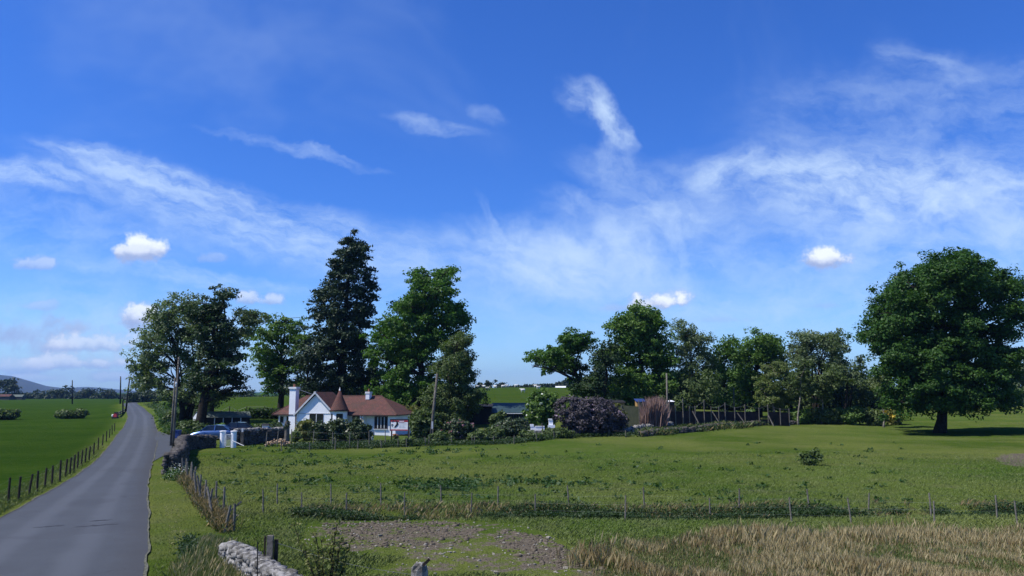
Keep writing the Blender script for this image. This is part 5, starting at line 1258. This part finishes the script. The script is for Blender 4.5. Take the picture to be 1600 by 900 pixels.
# garden fence along the pasture head
f3 = [(440,705),(484,704),(523.5,703),(559,702),(596,700),(622,699),(635,698.5),(665,697),(670,696.5),(706,695.5),(738,695),(741,694.7),(771,694.5),(803,694),(839,690),(866,686),(895,684),(923,681.5),(951.5,681.5),(978,683),(1003,681)]
fence('wire_fence', 'low post and wire fence at the head of the pasture before the house garden', [gp(a, b) + ((1.0,) if a == 523.5 else ()) for a, b in f3], .78, .045, 'wood_post', wires=(.35, .85), wr=.003)
f4 = [(415.5,696),(433,695),(455,693),(489,695),(520.5,696),(546,696),(577,696),(602,694),(640,693),(676,692),(720,691),(757,690),(785,688.5),(808,687),(848,684),(884,681)]
fence('garden_fence', 'taller grey post fence just behind the low one, before the dark round bushes', [tuple(GY(a, 6280/(b-612))) for a, b in f4], 1.45, .045, 'wood_post', wires=(.5, .9), wr=.003)
# netted kennel fence, upper right
ky = lambda px: 103+(px-1028)*.035
kp = []
for px in [1028,1040,1047,1056,1068,1078,1087,1101,1112,1124,1134,1149,1165,1187,1201,1220,1234]:
    Y = ky(px); g = GY(px, Y); top = {1047:624, 1068:623, 1101:625, 1134:629, 1165:632, 1201:632}.get(px, 633+(px-1028)*.025); kp.append(tuple(g)+(P(px, top, Y)[2]-g[2], .0))
root = fence('netted_fence', 'tall grey posted fence with dark netting and leaning struts, before the wood', kp, 2, .07, 'wood_post', wires=(.95,), wr=.015, lean=.0)
nm = MB()
for i in range(len(kp)-1):
    a, b = kp[i], kp[i+1]
    if 1172 < [1028,1040,1047,1056,1068,1078,1087,1101,1112,1124,1134,1149,1165,1187,1201,1220,1234][i] < 1190: hh = .8
    else: hh = 1.8
    nm.bar((a[0], a[1]+.09, a[2]+hh/2), (b[0], b[1]+.09, b[2]+hh/2), .02, hh)
nm.build('netting', M['mesh_dark'], root)
for (xt, yt, xb, yb) in [(1082,642,1094,655),(1113,643,1127,654),(1152,645,1167,655),(1200,648,1209,653)]:
    MB().bar(P(xt, yt, ky(xt)-.3), (*GY(xb, ky(xb)-1.3)[:2], GY(xb, ky(xb)-1.3)[2]), .12, .12).build('strut', M['pole'], root)
g = GY(1048, 105); o = thing('white_awning', g, 'small white topped kennel roof at the left end of the netted fence', 'kennel')
zt = P(1048, 626, 105)[2]; MB().add([(g[0]-.4,104.2,zt-.12),(g[0]+.5,104.2,zt-.12),(g[0]+.5,105.4,zt-.05),(g[0]-.4,105.4,zt-.05),(g[0]-.1,104.8,zt+.06),(g[0]+.15,104.8,zt+.06)], [(0,1,5,4),(1,2,5),(2,3,4,5),(3,0,4),(3,2,1,0)]).build('roof', M['white_paint'], o)
MB().box(g[0]-.3, g[0]+.42, 104.3, 105.3, g[2]-.2, zt-.13).build('body', M['shed_black'], o)
# distant field fence posts left of the house
root_p = [tuple(GY(px, 120))+(h,) for px, h in [(304,1.3),(331,1.5),(345,1.0),(358,1.6),(371,1.0),(385,1.5),(413,1.5),(425,1.3)]]
fence('field_fence', 'line of dark posts across the field behind the long low hut', root_p, 1.4, .07, 'wood_dark', wires=(.6, .95), wr=.015, lean=.0)
b = MB(); 
pts = []
for _ in range(900):
    px = random.uniform(395, 440); pts.append(GY(px, random.uniform(116, 119))[:2])
leafmass('field_hedge', np.array(pts), 1.2, .2, M['nettle'], 64, 8, .5)
# wooden rails and red/white object
ra = GY(184, 150); root = thing('wooden_rails', ra, 'pair of pale slanting wooden rails by the left verge below the leaning pole', 'fence')
for (a, b) in (((184,645.5,150),(195,640,178)), ((184,648.5,150),(195,643,178))): MB().bar(P(*a), P(*b), .10, .22).build('rail', M['wood_post'], root)
for (px, py, Y) in ((184,654,150),(188,651,160),(192,649,170),(195,648,178)): g = GY(px, Y); MB().tube([(g[0],g[1],g[2]-.2),(g[0],g[1],P(px,py-9.5,Y)[2])], .09, 6).build('post', M['wood_dark'], root)
ga = GY(193, 165); root = thing('iron_hoop', ga, 'dark bent hoop post beside the leaning pole where the road vanishes', 'post')
q = [GY(192,165), P(192,627,165), P(193.5,623.5,165), P(197,623.5,165)]; MB().tube(q, .16, 6).build('hoop', M['black'], root)
g = GY(180, 146); root = thing('feed_bin', g, 'small red and white bin with black base at the end of the wooden rails', 'bin'); m_ = 146/FPX
z0 = P(180,656,146)[2]; z1 = P(180,651.5,146)[2]; z2 = P(180,645,146)[2]; xx = g[0]
MB().box(xx-.45, xx+.5, 145.6, 146.4, g[2]-.1, z1).build('base', M['black'], root); MB().add([(xx-.35,145.65,z1+.002),(xx+.4,145.65,z1+.002),(xx+.4,146.35,z1+.002),(xx-.35,146.35,z1+.002),(xx-.1,145.7,z2-.05),(xx+.28,145.7,z2-.05),(xx+.28,146.3,z2-.05),(xx-.1,146.3,z2-.05)], [(0,3,2,1),(4,5,6,7),(0,1,5,4),(1,2,6,5),(2,3,7,6),(3,0,4,7)]).build('bin_body', M['red'], root)
MB().lathe((xx-.38, 145.8, 0), [(.05, z1), (.2, z1+.15), (.17, z1+.42), (.02, z1+.5)], 10).build('white_end', M['white_paint'], root); MB().box(xx-.12, xx+.3, 145.66, 146.34, z2-.048, z2+.12).build('lid', M['black'], root)
# tumbledown fence from the curved wall down to the dyke
tf = [(286,745,1.1,-.08),(290,748,1.15,.05),(293,752,1.05,-.1),(296,755,1.15,.1),(299,759,1.1,0),(302,763,1.1,.06),(307,779,1.25,.22),(311,783,1.2,.15),(315,788,1.3,.18),(319,792,1.15,.1),(325,802,1.0,.12),(337,790,1.05,.0),(333,812,1.35,.42),(349,806,1.15,.02),(351,832,.95,.18),(365,829,.95,.04)]
fence('tumbledown_fence', 'crooked grey stakes and wires leaning along the verge from wall to dyke', [gp(a, b, h, l) for a, b, h, l in tf], 1.1, .05, 'wood_post', wires=(.4, .8), wr=.0035)
# stub beside, lone dark bottle-like stake lying in field
g = G(366, 800); b = MB(); b.bar((g[0]-.15, g[1], g[2]+.05), (g[0]+.25, g[1]+.1, g[2]+.42), .09, .07); tag(b.build('leaning_plank', M['wood_post'], origin=tuple(g)), 'short pale plank lying tilted in the grass right of the crooked stakes', 'plank')
# near post pair at the dyke and grey stone post with single wire
Yp = 20.4; g = GY(423, Yp); root = thing('strainer_post', g, 'broad weathered plank post with dark post beside it behind the drystone dyke', 'post'); zt = P(423, 836.5, Yp)[2]
MB().box(P(417.5,850,Yp)[0], P(427,850,Yp)[0], Yp-.05, Yp+.05, g[2]-.2, zt).build('plank', M['wood_post'], root); MB().box(P(428.3,850,Yp)[0], P(433.5,850,Yp)[0], Yp+.0, Yp+.09, g[2]-.2, P(430,843.5,Yp)[2]).build('stake', M['wood_dark'], root)
MB().box(P(412.5,850,Yp)[0], P(414.5,850,Yp)[0], Yp+.0, Yp+.05, g[2]-.2, P(430,838,Yp)[2]).build('stake', M['wood_dark'], root)
Ys_ = 18.6; g = GY(654, Ys_); root = thing('stone_post', g, 'weathered grey stump post at the bottom edge holding a wire', 'post'); zt = P(654, 879, Ys_)[2]
r = np.random.default_rng(3); b = MB(); prof = [(.20, g[2]-.2), (.19, g[2]+.4), (.185, zt-.14), (.16, zt-.05), (.09, zt)]; b.lathe((g[0], Ys_, 0), prof, 11)
b.v = [(x+r.normal(0, .015), y+r.normal(0, .015), z+r.normal(0, .02)) for x, y, z in b.v]; b.build('shaft', M['stone_lit'], root)
MB().bar(P(660, 884, Ys_-.1), P(671, 874, Ys_-.1), .07, .06).build('wood_stub', M['wood_dark'], root)
wv = MB(); A_ = Vector(P(433,848,Yp)); B_ = Vector(P(645,898,Ys_)); wv.tube([A_.lerp(B_, k/8)-Vector((0,0,.10*math.sin(math.pi*k/8))) for k in range(9)], .004, 6)
tag(wv.build('fence_wire', M['wire'], origin=tuple(A_)), 'slack single wire running from the plank post to the grey stump post', 'wire')
g = GY(402, 17.6); b = MB(); b.tube([(g[0], g[1], g[2]-.2), P(402.5, 847, 17.6)], .012, 6); tag(b.build('iron_rod', M['black'], origin=tuple(g)), 'thin dark iron rod upright in front of the drystone dyke', 'rod')
# poles
def pole(name, label, px, Y, pyt, pxt, r_, mat, parts=True, group=None, pybase=None):
    g = GY(px, Y) ; root = thing(name, g, label, 'pole', group); top = P(pxt, pyt, Y)
    MB().tube([(g[0], g[1], g[2]-.4), ((g[0]+top[0])/2, Y, (g[2]+top[2])/2), top], [r_*1.15, r_, r_*.75], 10).build('shaft', M[mat], root, smooth=True)
    return root, g, Vector(top)
r1, g, tp = pole('telegraph_pole', 'tall grey telegraph pole at the near end of the drive, in front of the ash', 269, 61, 558, 279.5, .085, 'pole')
q = Vector(g).lerp(tp, .73); MB().lathe((q.x, q.y-.17, q.z), [(.03, -.05), (.07, 0), (.07, .10), (.03, .15)], 8).build('insulator', M['white_paint'], r1)
for k in range(3): q = Vector(g).lerp(tp, .975-k*.05); MB().box(q.x-.12, q.x+.22, q.y-.16, q.y-.1, q.z-.02, q.z+.03).build('bracket', M['black'], r1)
r1, g, tp = pole('telegraph_pole', 'thinner pole close behind the tall telegraph pole', 266.5, 76, 590, 273.5, .09, 'pole')
r1, g, tp = pole('telegraph_pole', 'leaning grey pole right of the white sign, before the hawthorn', 672.5, 80, 584, 683, .14, 'pole')
MB().box(Vector(g).lerp(tp, .28).x-.06, Vector(g).lerp(tp, .28).x+.10, 79.82, 79.86, 1.4, 2.1).build('plate', M['white_grey'], r1)
r1, g, tp = pole('telegraph_pole', 'thin grey pole left of the netted fence against the dark wood', 1043.5, 101, 583, 1041.5, .12, 'wood_post')
r1, g, tp = pole('telegraph_pole', 'black pole leaning right beside the left verge near the crest', 196.5, 178, 591, 202.5, .17, 'black')
r1, g, tp = pole('telegraph_pole', 'far dark upright pole just left of the leaning black pole', 188, 260, 588, 188.5, .22, 'black')
r1, g, tp = pole('telegraph_pole', 'far dark pole alone in the left field skyline', 113, 330, 594, 113, .24, 'black')
r1, g, tp = pole('telegraph_pole', 'pale pole among trees behind the netted fence middle', 1147, 124, 606, 1146.5, .10, 'pole')
# bird table
g = GY(415.5, 80); root = thing('bird_table', g, 'white bird table with dark little roof on a pole before the dark wall', 'bird table')
MB().tube([(g[0], g[1], g[2]-.2), (P(417,671,80)[0], 80, P(417,671,80)[2])], .05, 8).build('pole', M['wood_post'], root)
x0, x1 = P(410.5,668,80)[0], P(420,668,80)[0]; z0, z1 = P(415,669.5,80)[2], P(415,664.5,80)[2]
MB().box(x0, x1, 79.8, 80.2, z0, z1).build('box', M['white_paint'], root); MB().add([(x0-.08,79.65,z1+.002),(x1+.08,79.65,z1+.002),(x1+.08,80.35,z1+.002),(x0-.08,80.35,z1+.002),(x0-.03,80,z1+.17),(x1+.03,80,z1+.17)], [(0,1,5,4),(2,3,4,5),(1,2,5),(3,0,4),(3,2,1,0)]).build('roof', M['black'], root)
MB().box(x0-.05, x1+.05, 79.7, 80.3, z0-.06, z0-.002).build('tray', M['wood_dark'], root)
# tree stump
g = GY(448, 80); root = thing('tree_stump', g, 'tall thick grey dead tree stump standing before the left chimney', 'stump'); zt = P(448, 658, 80)[2]; r = np.random.default_rng(8)
b = MB(); b.lathe((g[0], 80, 0), [(.34, g[2]-.2), (.27, g[2]+.3), (.25, g[2]+1.2), (.23, zt-.5), (.24, zt-.1), (.15, zt)], 12); b.v = [(x+r.normal(0, .012), y+r.normal(0, .012), z) for x, y, z in b.v]; b.build('trunk', M['pole'], root)
foliage('ivy', [(g[0], 79.95, zt-.45, .30, .32, .55)], 40, 20, .12, .05, L['dark'], root, seed=91)
# log pile
g = GY(436, 77); root = thing('log_pile', g, 'untidy heap of pale cut logs in front of the dark wall and stump', 'log pile'); rr = random.Random(4)
for k in range(46):
    px = rr.uniform(413, 462); hgt = max(0, 1-abs(px-436)/22)*.75 if px < 458 else 0; p = GY(px, 76.6+rr.uniform(-.5, .7)); z = p[2]+.08+rr.random()*hgt; a = rr.uniform(0, 3.14); l = rr.uniform(.14, .26)
    d = Vector((math.cos(a)*l, math.sin(a)*l, rr.uniform(-.12, .12))); c = Vector((p[0], p[1], z)); MB().tube([c-d, c+d], rr.uniform(.06, .13), 7).build('log', M['log'], root)
# low handrail from gate
b = MB(); b.tube([P(362,688,74), P(381,696.5,73)], .03, 6); tag(b.build('handrail', M['white_grey'], origin=tuple(P(362,688,74))), 'thin pale rail sloping down right from the gate pillar', 'rail')
g = GY(378, 76.4); root = thing('stone_pillar', g, 'narrow rough stone pier with white top standing against the dark wall', 'pillar'); zt = P(378, 669.5, 76.4)[2]
for k in range(7): MB().box(g[0]-.14-.01*(k % 2), g[0]+.14+.01*(k % 2), 76.3, 76.55, g[2]-.1+k*.2, g[2]+.1+k*.2).build('stone_block', M['stone'], root)
MB().box(g[0]-.08, g[0]+.08, 76.34, 76.5, g[2]+1.29, zt).build('cap', M['white_grey'], root)
# dead cane thicket and olive screen
pts = []
for _ in range(2600):
    px = random.gauss(1021, 11); 
    if 1001 < px < 1041: pts.append(GY(px, 98+random.uniform(-1.2, 1.6))[:2])
pts = np.array(pts); hgt = P(1020, 623, 98)[2]-GY(1020, 98)[2]
ch = hgt*.76*np.clip(1.12-np.abs((pts[:, 0]/pts[:, 1]*FPX/.99+800-1021)/26)**2*.75, .3, 1.1)
o = blades('dead_cane_thicket', pts, ch, .026, M['cane'], .10, .36, 70, kind=None, wind=(.03, 0)); tag(o, 'thicket of tall dead pinkish brown canes between the green screen and the pole', 'canes')
g = GY(985, 95); x0, x1 = P(972,650,95)[0], P(998,650,95)[0]; zt = P(985, 634.5, 95)[2]; root = thing('netting_screen', g, 'plain olive net screen between purple bush and dead canes', 'screen')
MB().add([(x0,94.98,g[2]-.3),(x1,94.98,g[2]-.3),(x1,94.98,zt-.05),(x0,94.98,zt+.1),(x0,95.02,g[2]-.3),(x1,95.02,g[2]-.3),(x1,95.02,zt-.05),(x0,95.02,zt+.1)], [(0,1,2,3),(7,6,5,4),(0,4,5,1),(1,5,6,2),(2,6,7,3),(3,7,4,0)]).build('net', M['olive_net'], root)
MB().box(x1+.005, x1+.09, 94.9, 95.05, g[2]-.3, P(998,625,95)[2]).build('post', M['wood_post'], root); MB().box(x0-.09, x0-.005, 94.9, 95.05, g[2]-.3, zt+.1).build('post', M['wood_post'], root)
g = G(1335, 655); a_ = G(1282, 656); b_2 = G(1308, 655.5); b = MB(); b.tube([(a_[0], a_[1], a_[2]+.42), (b_2[0], b_2[1], b_2[2]+.48)], .17, 8); tag(b.build('fallen_log', M['white_grey'], origin=(a_[0], a_[1], a_[2]+.4)), 'pale fallen log lying along the dyke at the foot of the wood', 'log')
# bin
g = GY(276, 76); root = thing('wheelie_bin', g, 'blue wheelie bin at the drive mouth beside the poles', 'bin'); zt = P(276, 671.5, 76)[2]
MB().add([(g[0]-.22,75.75,g[2]+.05),(g[0]+.22,75.75,g[2]+.05),(g[0]+.22,76.2,g[2]+.05),(g[0]-.22,76.2,g[2]+.05),(g[0]-.28,75.68,zt-.08),(g[0]+.28,75.68,zt-.08),(g[0]+.28,76.3,zt-.08),(g[0]-.28,76.3,zt-.08)], [(0,3,2,1),(4,5,6,7),(0,1,5,4),(1,2,6,5),(2,3,7,6),(3,0,4,7)]).build('body', M['blue_bin'], root)
MB().box(g[0]-.3, g[0]+.3, 75.64, 76.34, zt-.078, zt-.02).build('lid', M['blue_bin'], root)
for s_ in (-.2, .2): MB().tube([(g[0]+s_-.03, 76.25, g[2]+.1), (g[0]+s_+.03, 76.25, g[2]+.1)], .1, 10).build('wheel', M['black'], root)

# ------------------------------------------------------------------ cars
def carpaint(name, c):
    m, t, b, out = newmat(name); b.inputs['Base Color'].default_value = (*c, 1); b.inputs['Roughness'].default_value = .3; b.inputs['Metallic'].default_value = .35; b.inputs['Coat Weight'].default_value = .8; return m
def car(name, label, px, Y, rz, paint):
    g = GY(px, Y); root = thing(name, g, label, 'car', 'cars parked in the drive'); Rz = lambda p: (g[0]+p[0]*math.cos(rz)-p[1]*math.sin(rz), g[1]+p[0]*math.sin(rz)+p[1]*math.cos(rz), g[2]+p[2])
    # nose at -x; half-width by station: lower body then cabin
    prof = [(-2.1,.45,.30,.78),(-2.05,.62,.22,.80),(-1.75,.74,.2,.84),(-1.2,.88,.2,.86),(-.9,.93,.2,.87),(0,.95,.2,.88),(1.0,.97,.2,.88),(1.75,.98,.2,.86),(2.0,.90,.24,.82),(2.1,.72,.34,.74)]
    vs = []; n = len(prof)
    for (x, zt, zb, hw) in prof:
        for (y, z) in ((-hw*.94, zb), (-hw, zb+.15), (-hw, zt-.14), (-hw*.88, zt), (hw*.88, zt), (hw, zt-.14), (hw, zb+.15), (hw*.94, zb)): vs.append((x, y, z))
    fs = []
    for i in range(n-1): fs += [(i*8+k, i*8+(k+1) % 8, (i+1)*8+(k+1) % 8, (i+1)*8+k) for k in range(8)]
    fs += [tuple(range(8))[::-1], tuple((n-1)*8+k for k in range(8))]
    b = MB().add([Rz(v) for v in vs], fs).build('body', paint, root)
    b.data.polygons.foreach_set('use_smooth', np.ones(len(b.data.polygons), bool))
    bv = b.modifiers.new('bevel', 'BEVEL'); bv.width = .05; bv.segments = 2
    cab = [(-1.15,.92,.80,.02),(-.45,1.40,.64,1),(.35,1.46,.66,1),(1.1,1.42,.64,1),(1.85,1.0,.72,.02)]
    def ring(x, zt, hw, zb=.90): return [(x, -hw-.08*(zt > 1.1), min(zb, zt)), (x, -hw, zt), (x, hw, zt), (x, hw+.08*(zt > 1.1), min(zb, zt))]
    vs = []; [vs.extend(ring(x, zt, hw)) for (x, zt, hw, _) in cab]; fs = []
    for i in range(4): fs += [(i*4+k, i*4+k+1, i*4+5+k, i*4+4+k) for k in (0, 1, 2)]
    MB().add([Rz(v) for v in vs], fs).build('windows', M['glass'], root)
    rf = []; 
    for (x, zt, hw) in ((-.55,1.405,.62),(.35,1.475,.66),(1.15,1.435,.63)): rf += [(x,-hw,zt),(x,hw,zt),(x,-hw,zt+.03),(x,hw,zt+.03)]
    fs = []
    for i in range(2): a = i*4; fs += [(a,a+4,a+5,a+1),(a+2,a+3,a+7,a+6),(a,a+2,a+6,a+4),(a+1,a+5,a+7,a+3)]
    fs += [(0,1,3,2),(8,10,11,9)]; MB().add([Rz(v) for v in rf], fs).build('roof', paint, root)
    pb = MB()
    for s_ in (-1, 1):
        for (xa_, za, xb_, zb_, w_) in ((-1.15,.93,-.5,1.42,.06),(.25,.9,.3,1.46,.08),(1.75,1.0,1.15,1.43,.12)):
            pb.bar(Rz((xa_, s_*.775, za)), Rz((xb_, s_*.665, zb_)), w_, w_)
    pb.build('pillar', paint, root)
    for x in (-1.3, 1.3):
        for s_ in (-1, 1):
            w_ = MB().tube([Rz((x, s_*.70, .31)), Rz((x, s_*.885, .31))], .31, 16).build('wheel', M['black'], root); MB().tube([Rz((x, s_*.886, .31)), Rz((x, s_*.9, .31))], .19, 10).build('rim', M['white_grey'], w_)
    for s_ in (-1, 1):
        MB().box(0,0,0,0,0,0); hb_ = MB().add([Rz(v) for v in [(-2.09,s_*.42,.5),(-2.09,s_*.72,.5),(-2.09,s_*.72,.64),(-2.09,s_*.42,.62),(-1.9,s_*.42,.5),(-1.9,s_*.76,.5),(-1.85,s_*.76,.68),(-1.9,s_*.42,.66)]], [(0,1,2,3),(4,5,6,7),(0,4,5,1),(3,2,6,7),(1,5,6,2)]); hb_.build('headlight', M['white_paint'], root)
        mr_ = MB(); mr_.bar(Rz((-.85, s_*.88, 1.0)), Rz((-.85, s_*1.02, 1.0)), .12, .12); mr_.build('mirror', paint, root)
    MB().bar(Rz((-2.13, -.25, .42)), Rz((-2.13, .25, .42)), .02, .11).build('number_plate', M['white_paint'], root)
    return root
car('parked_car', 'blue hatchback parked behind the curved wall in the drive', 332, 84.5, R(12), carpaint('blue_car_paint', (.07,.14,.33)))
car('parked_car', 'black car parked behind the blue hatchback, by the round pillars', 366, 88.5, R(12), carpaint('black_car_paint', (.012,.012,.016)))

# ------------------------------------------------------------------ foreground sapling
g = GY(513, 18.8); root = thing('hawthorn_sapling', g, 'leggy hawthorn sapling with sparse leaves at the bottom edge', 'sapling'); rr = random.Random(12); b = MB(); LC = []
def stem(a, e, r0, n=6):
    a = Vector(a); e = Vector(e); pts = [a]
    for i in range(1, n+1): p = a.lerp(e, i/n); p += Vector((rr.gauss(0, .02), rr.gauss(0, .02), 0)); pts.append(p)
    b.tube(pts, [r0*(1-.75*i/n) for i in range(n+1)], 5)
    for i in range(1, n+1):
        for _ in range(3):
            d = Vector((rr.uniform(-1, 1), rr.uniform(-1, 1), rr.uniform(-.1, .7)))*rr.uniform(.08, .20); b.tube([pts[i], pts[i]+d], [.006, .003], 4, cap=False); LC.extend([pts[i]+d*rr.uniform(.4, 1.1) + Vector((rr.gauss(0, .03), rr.gauss(0, .03), rr.gauss(0, .03))) for _ in range(6)])
for (px0, px1, py1, r0) in [(513,491,836,.03),(514,459,822,.022),(514,474,850,.018),(516,524,820,.034),(514,519,838,.03),(518,548,846,.02),(512,503,846,.022),(517,541,862,.018),(516,534,834,.02),(517,530,850,.024),(512,490,868,.018)]:
    stem((P(px0, 920, 18.8)[0], 18.8+rr.uniform(-.1, .1), g[2]), P(px1, py1, 18.8+rr.uniform(-.25, .25)), r0, 9)
b.build('trunk', M['bark'], root); cen = np.array([tuple(p) for p in LC]); r = np.random.default_rng(4); v, f = quads_from(cen, r.normal(size=cen.shape)+np.array([0, 0, .7]), .033, 1.1, 0, r); mesh_np('foliage', v, f, L['yel'], root)

# ------------------------------------------------------------------ sheep on the hill pasture
def sheepmesh():
    b = MB(); seg = 10; prof = [(-.52,.10,.66),(-.45,.22,.66),(-.2,.28,.64),(.15,.28,.64),(.4,.24,.67),(.52,.14,.74)]
    vs = []
    for (x, r_, z) in prof:
        for k in range(seg): a = 2*math.pi*k/seg; vs.append((x, math.cos(a)*r_, z+math.sin(a)*r_*1.05))
    fs = [(i*seg+k, i*seg+(k+1) % seg, (i+1)*seg+(k+1) % seg, (i+1)*seg+k) for i in range(len(prof)-1) for k in range(seg)]; fs += [tuple(range(seg))[::-1], tuple((len(prof)-1)*seg+k for k in range(seg))]
    b.add(vs, fs); b.tube([(.46,0,.74),(.62,0,.9),(.72,0,.86),(.84,0,.74)], [.13,.11,.09,.05], 8)
    b.tube([(.68,.05,.93),(.64,.17,.92)], [.035,.02], 5); b.tube([(.68,-.05,.93),(.64,-.17,.92)], [.035,.02], 5); b.tube([(-.5,0,.72),(-.6,0,.5)], [.05,.03], 5)
    for x in (-.33, .33):
        for y in (-.14, .14): b.tube([(x,y,.5),(x+(-.04 if x < 0 else 0),y,.28),(x,y,0)], [.08,.045,.04], 6)
    me = bpy.data.meshes.new('sheep'); me.from_pydata(b.v, [], b.f); me.materials.append(M['wool']); me.polygons.foreach_set('use_smooth', np.ones(len(me.polygons), bool)); return me
SHM = sheepmesh()
for k, (px, Y, lab) in enumerate([(746,322,'white sheep on the skyline farthest left, below the tiny conifers'),(756.5,318,'white sheep on the skyline second from the left'),(762,262,'white sheep lowest on the left part of the green hill'),(774,290,'white sheep under the tiny broad skyline tree, its left one'),(786,295,'white sheep right under the tiny broad skyline tree'),
        (792,318,'white sheep on the skyline just right of the tiny broad tree'),(806.5,300,'white sheep alone in the middle of the hill crest'),(837,296,'left sheep of the close pair near the right of the hill crest'),(841,280,'right sheep of the close pair near the right of the hill crest'),(817,226,'white sheep lowest of all, just above the laurel bush')]):
    g = GY(px, Y); o = bpy.data.objects.new('sheep', SHM); C.objects.link(o); o.location = g.tolist(); o.rotation_euler = (0, 0, [0.2, 3.0, .5, 2.6, 0, 3.3, .1, 2.9, .4, 3.1][k]); o.scale = (1.25,)*3
    tag(o, lab, 'sheep', 'sheep on the hill pasture')
print('faces', sum(len(o.data.polygons) for o in S.objects if o.type == 'MESH'))
